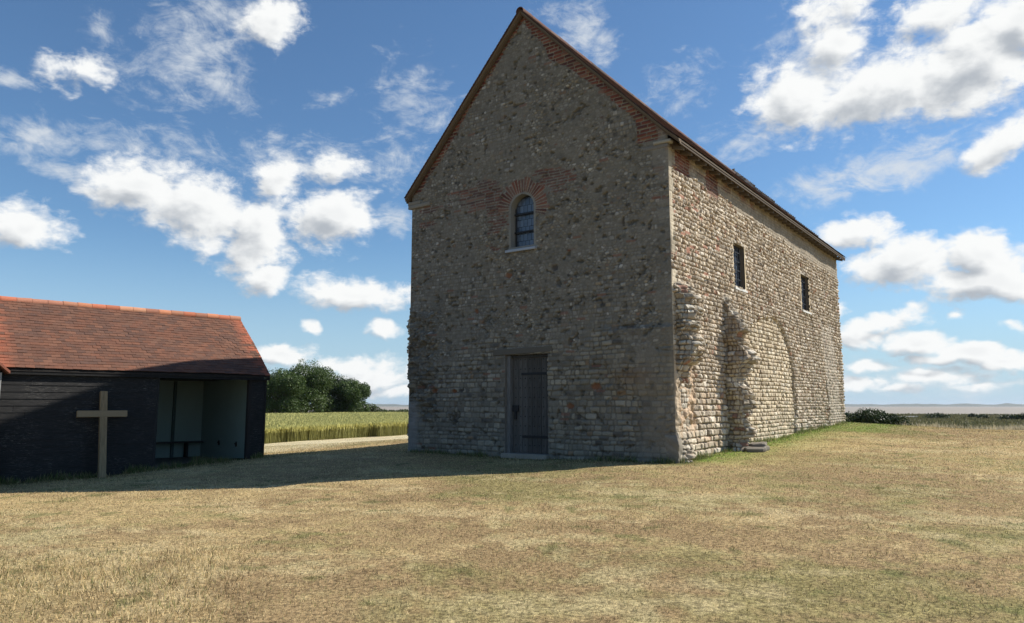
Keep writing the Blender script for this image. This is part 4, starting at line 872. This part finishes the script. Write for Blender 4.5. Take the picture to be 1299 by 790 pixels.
gt_ = MB(); gt_.tube((.10, .55, 2.26), (.24, .55, 2.24), .025, .025); gt_.tube((.24, .55, 2.24), (.24, .55, 2.13), .03, .03); gt_.build('wall_bracket', M['iron'], shed, zo=SO)
# projecting wing at the far left of the shelter
wg = MB(); wg.box(-SL_, -6.26, -.50, -.04, -.4, 2.30, (.02, .02, .02)); wg.build('wing_wall', M['tar'], shed, zo=SO)
wc = MB(); wc.box(-6.30, -6.23, -.54, -.46, 1.25, 2.32, (.30, .30, .29)); wc.box(-6.30, -6.23, -.54, -.46, -.3, 1.245, (.04, .04, .04)); wc.build('corner_board', M['wood'], shed, zo=SO)  # sunlit upper length and shadowed lower length painted as two tones
wr = MB(); wr.add([(-6.10, -.66, 2.36), (-6.10, .4, 2.36), (-7.8, .9, 3.9), (-7.8, -.66, 3.9), (-6.10, -.66, 2.30), (-6.10, .4, 2.30), (-7.8, .9, 3.84), (-7.8, -.66, 3.84)], [(0, 1, 2, 3), (4, 7, 6, 5), (0, 4, 5, 1), (1, 5, 6, 2), (2, 6, 7, 3), (3, 7, 4, 0)], (.26, .10, .065)); wr.add([(-9.5, -.66, 2.36), (-9.5, .4, 2.36), (-7.8, .9, 3.9), (-7.8, -.66, 3.9), (-9.5, -.66, 2.30), (-9.5, .4, 2.30), (-7.8, .9, 3.84), (-7.8, -.66, 3.84)], [(0, 3, 2, 1), (4, 5, 6, 7), (0, 1, 5, 4), (1, 2, 6, 5), (2, 3, 7, 6), (3, 0, 4, 7)], (.20, .09, .06))
wgb = MB(); wgb.add([(-6.3, -.5, 2.29), (-9.4, -.5, 2.29), (-7.8, -.5, 3.75), (-6.3, -.44, 2.29), (-9.4, -.44, 2.29), (-7.8, -.44, 3.75)], [(0, 2, 1), (3, 4, 5), (0, 1, 4, 3), (1, 2, 5, 4), (2, 0, 3, 5)]); wgb.build('wing_gable', M['tar'], shed, zo=SO)
wr.build('wing_roof', M['tile'], shed, zo=SO)

# bench inside the open bay
bn = empty('bench', (*(SH + SD * -1.9 + SN * (DEP - .42)), .055), math.atan2(SD[1], SD[0])); tag(bn, 'plain dark wooden bench inside the open bay against the back wall', 'bench')
s_ = MB(); s_.box(-1.2, 1.72, -.17, .17, .43, .475, (.06, .06, .055)); s_.build('seat', M['hwood'], bn, bevel=.006)
for x_ in (-.95, .15, 1.25):
    g_ = MB(); g_.box(x_ - .025, x_ + .025, -.12, .12, 0, .43, (.05, .05, .045)); g_.build('leg', M['wood'], bn, bevel=.004)

# ================================================================== wooden cross leaning on the shelter
cz = -.13; cpos = np.array([-9.56, 17.62])
cross = empty('wooden_cross', (cpos[0], cpos[1], float(gh(*cpos)) - .01), math.atan2(SD[1], SD[0])); tag(cross, 'tall plain brown wooden cross standing against the black boarded wall', 'cross')
OAK = (.27, .20, .115); ln = R(-9); 
up_ = MB(); up_.box(-.078, .078, -.05, .05, .0, 2.04, OAK); u_o = up_.build('upright', M['wood'], cross, bevel=.006)
ar = MB(); ar.box(-.56, .52, -.056, .044, 1.425, 1.575, (.29, .215, .125)); a_o = ar.build('crossbar', M['hwood'], cross, bevel=.006)
for o in (u_o, a_o): o.rotation_euler = (ln, 0, 0)

# ================================================================== vegetation
def blades(x, y, z, h, wd, lean, col_, name, seed, mat=None, tip=1.15, two=False):
    r = np.random.default_rng(seed); n_ = len(x); a = r.random(n_) * 2 * math.pi; b_ = r.random(n_) * 2 * math.pi
    dx, dy = np.cos(a) * wd / 2, np.sin(a) * wd / 2; lx, ly = np.cos(b_) * np.sin(lean) * h, np.sin(b_) * np.sin(lean) * h; lz = np.cos(lean) * h
    P = np.zeros((n_, 3, 3)); P[:, 0] = np.stack([x - dx, y - dy, z - .01], -1); P[:, 1] = np.stack([x + dx, y + dy, z - .01], -1); P[:, 2] = np.stack([x + lx, y + ly, z + lz], -1)
    C = np.repeat(col_[:, None, :], 3, 1); C[:, 2] *= tip; C[:, :2] *= .85
    o = mesh_np(name, P.reshape(-1, 3), np.arange(3 * n_).reshape(-1, 3), mat or M['grass'], None, C.reshape(-1, 3)); return o
def scatter(n_, r0, r1, a0, a1, seed, pw=1.0):
    r = np.random.default_rng(seed); a = np.radians(a0 + (a1 - a0) * r.random(n_)); q = r.random(n_); rad_ = (r0 ** pw + (r1 ** pw - r0 ** pw) * q) ** (1 / pw); return rad_ * np.sin(a), rad_ * np.cos(a), rad_, r
def inside_build(x, y):
    lx, ly = to_local(x, y); sx, sy = to_shed(x, y)
    return ((lx > -W - .02) & (lx < .02) & (ly > -.02) & (ly < L)) | ((sx < .02) & (sx > -SL_) & (sy > .03) & (sy < DEP))
x, y, rd, r = scatter(700000, 4.0, 34, -48, 50, 1, 1.15)
ok = ~inside_build(x, y) & (crest(x, y) < 1) & (y < wheat_edge(x) - .2); x, y, rd = x[ok], y[ok], rd[ok]; r = np.random.default_rng(2); n_ = len(x)
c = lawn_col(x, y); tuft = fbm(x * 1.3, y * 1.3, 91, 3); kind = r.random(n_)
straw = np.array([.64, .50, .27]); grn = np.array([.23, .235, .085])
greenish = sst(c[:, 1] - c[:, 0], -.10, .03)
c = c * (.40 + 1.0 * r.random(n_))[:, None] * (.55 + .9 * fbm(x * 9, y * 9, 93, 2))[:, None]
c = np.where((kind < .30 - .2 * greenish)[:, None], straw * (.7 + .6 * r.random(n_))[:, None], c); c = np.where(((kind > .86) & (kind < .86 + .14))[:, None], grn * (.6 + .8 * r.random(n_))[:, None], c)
lx, ly = to_local(x, y); sx, sy = to_shed(x, y)
longg = sst(-x - .25 * y, .2, 1.6) * sst(9.5 - y, 0, 2.5) * .9
wall_g = np.maximum(np.exp(-np.abs(lx - .12) / .22) * (ly > 0) * (ly < L), np.exp(-np.abs(ly + .08) / .15) * (lx < 0) * (lx > -W) * .7); shed_g = np.exp(-np.abs(sy + .12) / .22) * (sx < .3)
hgt = (.016 + .024 * r.random(n_)) * (.6 + .8 * tuft) * (1 + 1.5 * longg) + .13 * wall_g * r.random(n_) ** 1.5 + .14 * shed_g * r.random(n_) ** 2
lean = np.where(r.random(n_) < .6 - .35 * longg, 1.1 + .4 * r.random(n_), .2 + .8 * r.random(n_))
wd = np.clip(.0035 + .00075 * rd, .0045, .03)
o = blades(x, y, gh(x, y), hgt, wd, lean, c, 'grass', 3); tag(o, 'short parched lawn grass around the chapel and shelter', 'grass', kind='stuff')
# tufts and weeds at the foot of the walls
r = np.random.default_rng(77); n_ = 15000; t = r.random(n_); which = r.random(n_); off = np.abs(r.normal(size=n_)) * .07
fx = A0[0] - AX[0] * W * t - AY[0] * (off + .05); fy = A0[1] - AX[1] * W * t - AY[1] * (off + .05)
sx_ = A0[0] + AY[0] * L * t + AX[0] * (off + .05); sy_ = A0[1] + AY[1] * L * t + AX[1] * (off + .05)
hx = SH[0] - SD[0] * 6.2 * t - SN[0] * (off + .05); hy = SH[1] - SD[1] * 6.2 * t - SN[1] * (off + .05)
x = np.where(which < .25, fx, np.where(which < .6, sx_, hx)); y = np.where(which < .25, fy, np.where(which < .6, sy_, hy))
cl = fbm(x * 2.2, y * 2.2, 78, 3); ok = (cl > .47) & ~((which < .25) & (t > .38) & (t < .60)); x, y, cl = x[ok], y[ok], cl[ok]; n_ = len(x)
cw_ = np.array([.13, .17, .05]) * (.6 + .8 * r.random(n_))[:, None]; dry = r.random(n_) < .25; cw_[dry] = np.array([.42, .34, .19]) * (.7 + .5 * r.random(dry.sum()))[:, None]
o = blades(x, y, gh(x, y), (.04 + .22 * r.random(n_) ** 2) * (.4 + 2.2 * (cl - .45)) + .03, .010 + .008 * r.random(n_), .1 + .7 * r.random(n_), cw_, 'weeds', 79); tag(o, 'ragged green weeds at the foot of the chapel and shelter walls', 'weeds', kind='stuff')
# pale tall grass on the bank edge, right
n_ = 42000; r = np.random.default_rng(5); x = 12 + 48 * r.random(n_); y0 = 34.8 - (x - 14) * .229; y = y0 + (r.random(n_) - .15) * 3.0 + 1.25 * np.sin(x * .21) + .75 * np.sin(x * .53 + 1)
dens = sst(fbm(x * .4, y * .2, 6, 3), .30, .55) * sst(x, 16.5, 19.5) + .12; ok = r.random(n_) < dens; x, y = x[ok], y[ok]; n_ = len(x)
c = np.array([.52, .46, .32]) * (.6 + .7 * r.random(n_))[:, None]; o = blades(x, y, gh(x, y), .14 + .18 * r.random(n_), .018 + .02 * r.random(n_), .1 + .7 * r.random(n_), c, 'tall_grass', 6)
tag(o, 'pale dry tall grass along the edge of the lawn at right', 'tall grass', kind='stuff')
# salt marsh cover
n_ = 60000; x, y, rd, r = scatter(n_, 40, 320, 8, 42, 8, .6); ok = crest(x, y) > 4; x, y, rd = x[ok], y[ok], rd[ok]; n_ = len(x)
m1 = fbm(x * .05, y * .02, 52, 4)[:, None]; c = (np.array([.10, .105, .04]) * (1 - m1) + np.array([.24, .20, .10]) * m1) * (.6 + .8 * r.random(n_))[:, None]
o = blades(x, y, gh(x, y), (.12 + .25 * r.random(n_)) * (1 + rd / 400), .04 + rd * .0012, .2 + .5 * r.random(n_), c, 'marsh_plants', 9); tag(o, 'low olive salt marsh plants stretching to the water', 'marsh plants', kind='stuff')
# shell bank lines along the shore
sb = MB(); r = np.random.default_rng(3)
sv, sf = [], []
aa_ = np.radians(np.linspace(22.5, 28.5, 60)); r0 = 215 + 6 * np.sin(aa_ * 60); hw = 9 * np.clip(np.sin(np.linspace(0, math.pi, 60)), 0, 1) * (.4 + vn(np.arange(60) * .3, np.zeros(60), 2))
P = np.concatenate([np.stack([(r0 + q * hw) * np.sin(aa_), (r0 + q * hw) * np.cos(aa_), np.maximum(gh((r0 + q * hw) * np.sin(aa_), (r0 + q * hw) * np.cos(aa_)), -1.35) + .05 + k_], -1) for q, k_ in ((-1, -.3), (-.4, .28), (.4, .30), (1, -.3))])
i, j = np.meshgrid(np.arange(3), np.arange(59), indexing='ij'); sh_ = mesh_np('shell_beach', P, np.stack([i * 60 + j, i * 60 + j + 1, (i + 1) * 60 + j + 1, (i + 1) * 60 + j], -1).reshape(-1, 4)[:, ::-1], M['plaster'], None, np.array([.62, .58, .50])); tag(sh_, kind='structure')

# wheat
r = np.random.default_rng(12); n_ = 330000
q = r.random(n_); back = 75 * q ** 2.6; x = -19 + 32 * r.random(n_); x = x * (1 + back / 60) + back * -.12; y = wheat_edge(np.clip(x, -40, 40)) + back * 1.6
yb_ = wheat_edge(x) ; y = yb_ + back * 1.75 + .9 * (vn(x * 1.8, x * 0, 3) - .5) + .5 * (r.random(len(x)) - .3)
angw = np.degrees(np.arctan2(x, y)); ok = (angw < 3) & (angw > -26) & (y < 125); x, y, back = x[ok], y[ok], back[ok]; n_ = len(x); rd = np.hypot(x, y)
hw_ = (.56 + .22 * r.random(n_)) * (.93 + .14 * fbm(x * .25, y * .25, 14, 3))
z = gh(x, y); wdt = .010 + rd * .00035; a = r.random(n_) * math.pi; ca, sa = np.cos(a), np.sin(a); lnx = (r.random(n_) - .5) * .16; lny = (r.random(n_) - .5) * .16
def st_(t, w_, up): return np.stack([x + ca * w_ + lnx * t, y + sa * w_ + lny * t, z + hw_ * up], -1)
P = np.stack([st_(0, -wdt * .3, 0), st_(0, wdt * .3, 0), st_(.8, wdt * .35, .84), st_(.8, -wdt * .35, .84), st_(.8, -wdt * .95, .82), st_(.85, wdt * .95, .82), st_(1.1, wdt * .5, 1.0), st_(1.1, -wdt * .5, 1.0)], 1)
cs = np.array([.36, .35, .12]) * (.6 + .6 * r.random(n_))[:, None]; ce_ = (np.array([.52, .49, .18]) * (.7 + .6 * r.random(n_))[:, None]) * (.85 + .3 * fbm(x * .15, y * .1, 15, 3))[:, None]
C = np.concatenate([np.repeat(cs[:, None], 2, 1) * .8, np.repeat(cs[:, None], 2, 1), np.repeat(ce_[:, None], 4, 1)], 1)
F = (np.array([(0, 1, 2, 3), (4, 5, 6, 7)])[None] + 8 * np.arange(n_)[:, None, None]).reshape(-1, 4)
o = mesh_np('wheat_crop', P.reshape(-1, 3), F, M['grass'], None, C.reshape(-1, 3)); tag(o, 'ripening green and gold wheat field behind the shelter and chapel', 'wheat field', kind='stuff')

# trees: lobed crowns of small leaf faces on limbs
def leaf_cloud(lobes, n_, size, seed, cA, cB, shell=.55):
    r = np.random.default_rng(seed); lob = np.array(lobes, float); vol = (lob[:, 3] * lob[:, 4] * lob[:, 5]) ** .66; pick = r.choice(len(lob), n_, p=vol / vol.sum()); Lb = lob[pick]
    d = r.normal(size=(n_, 3)); d /= np.linalg.norm(d, axis=1)[:, None]; rad_ = shell + (1 - shell) * r.random(n_) ** .6
    # clump structure: push leaves toward clump centres on the lobe surface
    lump = vn(d[:, 0] * 3.3 + Lb[:, 0] * 3, d[:, 1] * 3.3 + d[:, 2] * 4.1 + Lb[:, 2], seed); rad_ = rad_ * (.80 + .38 * lump)
    Pp = Lb[:, :3] + d * rad_[:, None] * Lb[:, 3:6]
    t1 = r.normal(size=(n_, 3)); t1 /= np.linalg.norm(t1, axis=1)[:, None]; t2 = np.cross(t1, d + r.normal(size=(n_, 3)) * .6); t2 /= np.linalg.norm(t2, axis=1)[:, None] + 1e-9
    s_ = (size * (.6 + .8 * r.random(n_)))[:, None]; V = np.stack([Pp - t1 * s_, Pp + t2 * s_ * .55, Pp + t1 * s_, Pp - t2 * s_ * .55], 1)
    tone = r.random(n_) * .6 + lump * .4; c = np.array(cA) * (1 - tone)[:, None] + np.array(cB) * tone[:, None]
    return V.reshape(-1, 3), np.arange(4 * n_).reshape(-1, 4), np.repeat(c, 4, 0)
def tree(loc, height, lobes, n_, seed, label, name='broadleaf_tree', group='trees beyond the wheat', size=.16, cA=(.026, .050, .012), cB=(.10, .155, .032), trunk=.28):
    t = empty(name, loc, 0); tag(t, label, 'tree', group); m_ = MB(); th0 = height * .35
    m_.tube((0, 0, -.2), (0, 0, th0), trunk, trunk * .7, 10, (.10, .08, .06))
    for i, lb in enumerate(lobes): m_.tube((0, 0, th0 * (.7 + .3 * ((i * .37) % 1))), (lb[0] * .8, lb[1] * .8, lb[2] * .95), trunk * .45, trunk * .12, 6, (.10, .08, .06))
    m_.build('trunk', M['wood'], t, smooth=True)
    V, F, C = leaf_cloud(lobes, int(n_ * 2.0), size * .72, seed, cA, cB, .5); mesh_np('crown', V, F, M['leaf'], t, C); return t
def place(azd, dist): return (dist * math.sin(R(azd)), dist * math.cos(R(azd)), float(gh(dist * math.sin(R(azd)), dist * math.cos(R(azd)))))
def lobes_for(w_, h_, seed, k=9, low=.5):
    r = np.random.default_rng(seed); out = [(0, 0, h_ * .55, w_ * .36, w_ * .36, h_ * .42)]
    for i in range(k):
        a = 2 * math.pi * i / k + r.random() * .8; q = .30 + .12 * r.random(); zz_ = h_ * (low + (.86 - low) * r.random()) ; fall = 1 - .5 * max(0, zz_ / h_ - .6)
        out.append((math.cos(a) * w_ * q * fall, math.sin(a) * w_ * q * fall, zz_ * .86, w_ * (.17 + .08 * r.random()), w_ * (.17 + .08 * r.random()), h_ * (.15 + .07 * r.random())))
    for i in range(4):
        a = 2 * math.pi * i / 4 + r.random(); out.append((math.cos(a) * w_ * .3, math.sin(a) * w_ * .3, h_ * .22, w_ * .22, w_ * .22, h_ * .2))
    return out
tree(place(-17.4, 116), 7.4, lobes_for(8.6, 7.4, 1), 15000, 31, 'dense round tree nearest the shelter roof, behind the wheat')
tree(place(-15.4, 120), 9.0, lobes_for(8.8, 9.0, 2), 17000, 32, 'tallest of the dark green trees behind the wheat', cB=(.11, .165, .036))
tree(place(-13.3, 124), 7.2, lobes_for(7.4, 7.2, 3), 13000, 33, 'darker rounded tree right of the tallest one', cA=(.018, .034, .012), cB=(.075, .12, .028))
tree(place(-11.95, 122), 6.0, lobes_for(5.6, 6.0, 4), 9000, 34, 'smaller tree at the right end of the clump', cB=(.10, .155, .034))
tree(place(-19.2, 118), 6.6, lobes_for(8, 6.6, 6), 9000, 36, 'tree half hidden behind the corner of the shelter roof')
# low hedge along the field's far edge
for i, (azd, w_, h_) in enumerate(((-10.7, 2.6, 2.2), (-9.9, 2.4, 1.25), (-9.1, 2.6, 1.1), (-8.3, 2.6, 1.2))):
    hb_ = empty('hedge_bush', place(azd, 126), 0)
    tag(hb_, ['taller bush closing the right end of the tree clump', 'low bush in the far hedge just right of the trees', 'low bush in the middle of the gap before the chapel wall', 'low bush in the far hedge beside the chapel wall'][i], 'bush', 'bushes of the far hedge')
    V, F, C = leaf_cloud([(0, 0, h_ * .45, w_ * .5, w_ * .4, h_ * .5), (w_ * .3, 0, h_ * .4, w_ * .35, w_ * .3, h_ * .4), (-w_ * .3, 0, h_ * .35, w_ * .3, w_ * .3, h_ * .38)], 1500, .12, 60 + i, (.03, .05, .015), (.09, .12, .035)); mesh_np('foliage', V, F, M['leaf'], hb_, C)
# bush beyond the lawn edge, right of the chapel
def bush(loc, w_, h_, n_, seed, label, size, group='shrubs on the marsh', cA=(.012, .026, .008), cB=(.045, .075, .018), d_=None):
    t = empty('shrub', loc, 0); tag(t, label, 'shrub', group); d_ = d_ or w_ * .7; r = np.random.default_rng(seed)
    lb = [(0, 0, h_ * .3, w_ * .42, d_ * .45, h_ * .62)] + [((r.random() - .5) * w_ * .75, (r.random() - .5) * d_ * .6, h_ * (.25 + .15 * r.random()), w_ * (.14 + .07 * r.random()), d_ * .24, h_ * (.34 + .14 * r.random())) for _ in range(9)]
    V, F, C = leaf_cloud(lb, n_, size, seed, cA, cB, .6); mesh_np('foliage', V, F, M['leaf'], t, C)
    st__ = MB()
    for q in range(6): a = q * 1.05; st__.tube((0, 0, -.1), (math.cos(a) * w_ * .3, math.sin(a) * d_ * .3, h_ * .5), w_ * .012, w_ * .005, 5, (.08, .06, .045))
    st__.build('stems', M['wood'], t); return t
p = place(25.7, 37.5); bush((p[0], p[1], .18), 2.75, 1.45, 22000, 71, 'dark green spreading bush at the lawn edge just right of the chapel', .045, 'dark bushes near the chapel corner')
p = place(26.0, 60); bush(p, 2.1, 1.55, 5000, 72, 'small bush peeping over the big spreading bush', .07, 'dark bushes near the chapel corner')
for i, (azd, dist, w_, h_, lab) in enumerate(((24.3, 190, 4.4, 1.5, 'small dark shrub near the chapel wall at the water edge'), (29.7, 180, 5.2, 1.5, 'lone dark shrub on the marsh horizon, right of the spreading bush'), (31.6, 210, 2.2, 1.3, 'tiny shrub midway along the marsh horizon'), (32.2, 190, 3.0, 1.0, 'very low shrub just right of the tiny one'), (33.5, 170, 4.2, 1.3, 'wide low shrub left of the rounded shrub near the right edge'), (34.4, 168, 3.6, 1.6, 'rounded dark shrub on the marsh near the right edge'), (35.0, 185, 3.4, 1.3, 'shrub beside the rounded shrub near the right edge'), (36.2, 180, 3.2, 1.3, 'last dark shrub at the right edge of the marsh'))):
    p = place(azd, dist); bush((p[0], p[1], p[2]), w_, h_, 900, 80 + i, lab, .16, 'shrubs on the marsh')
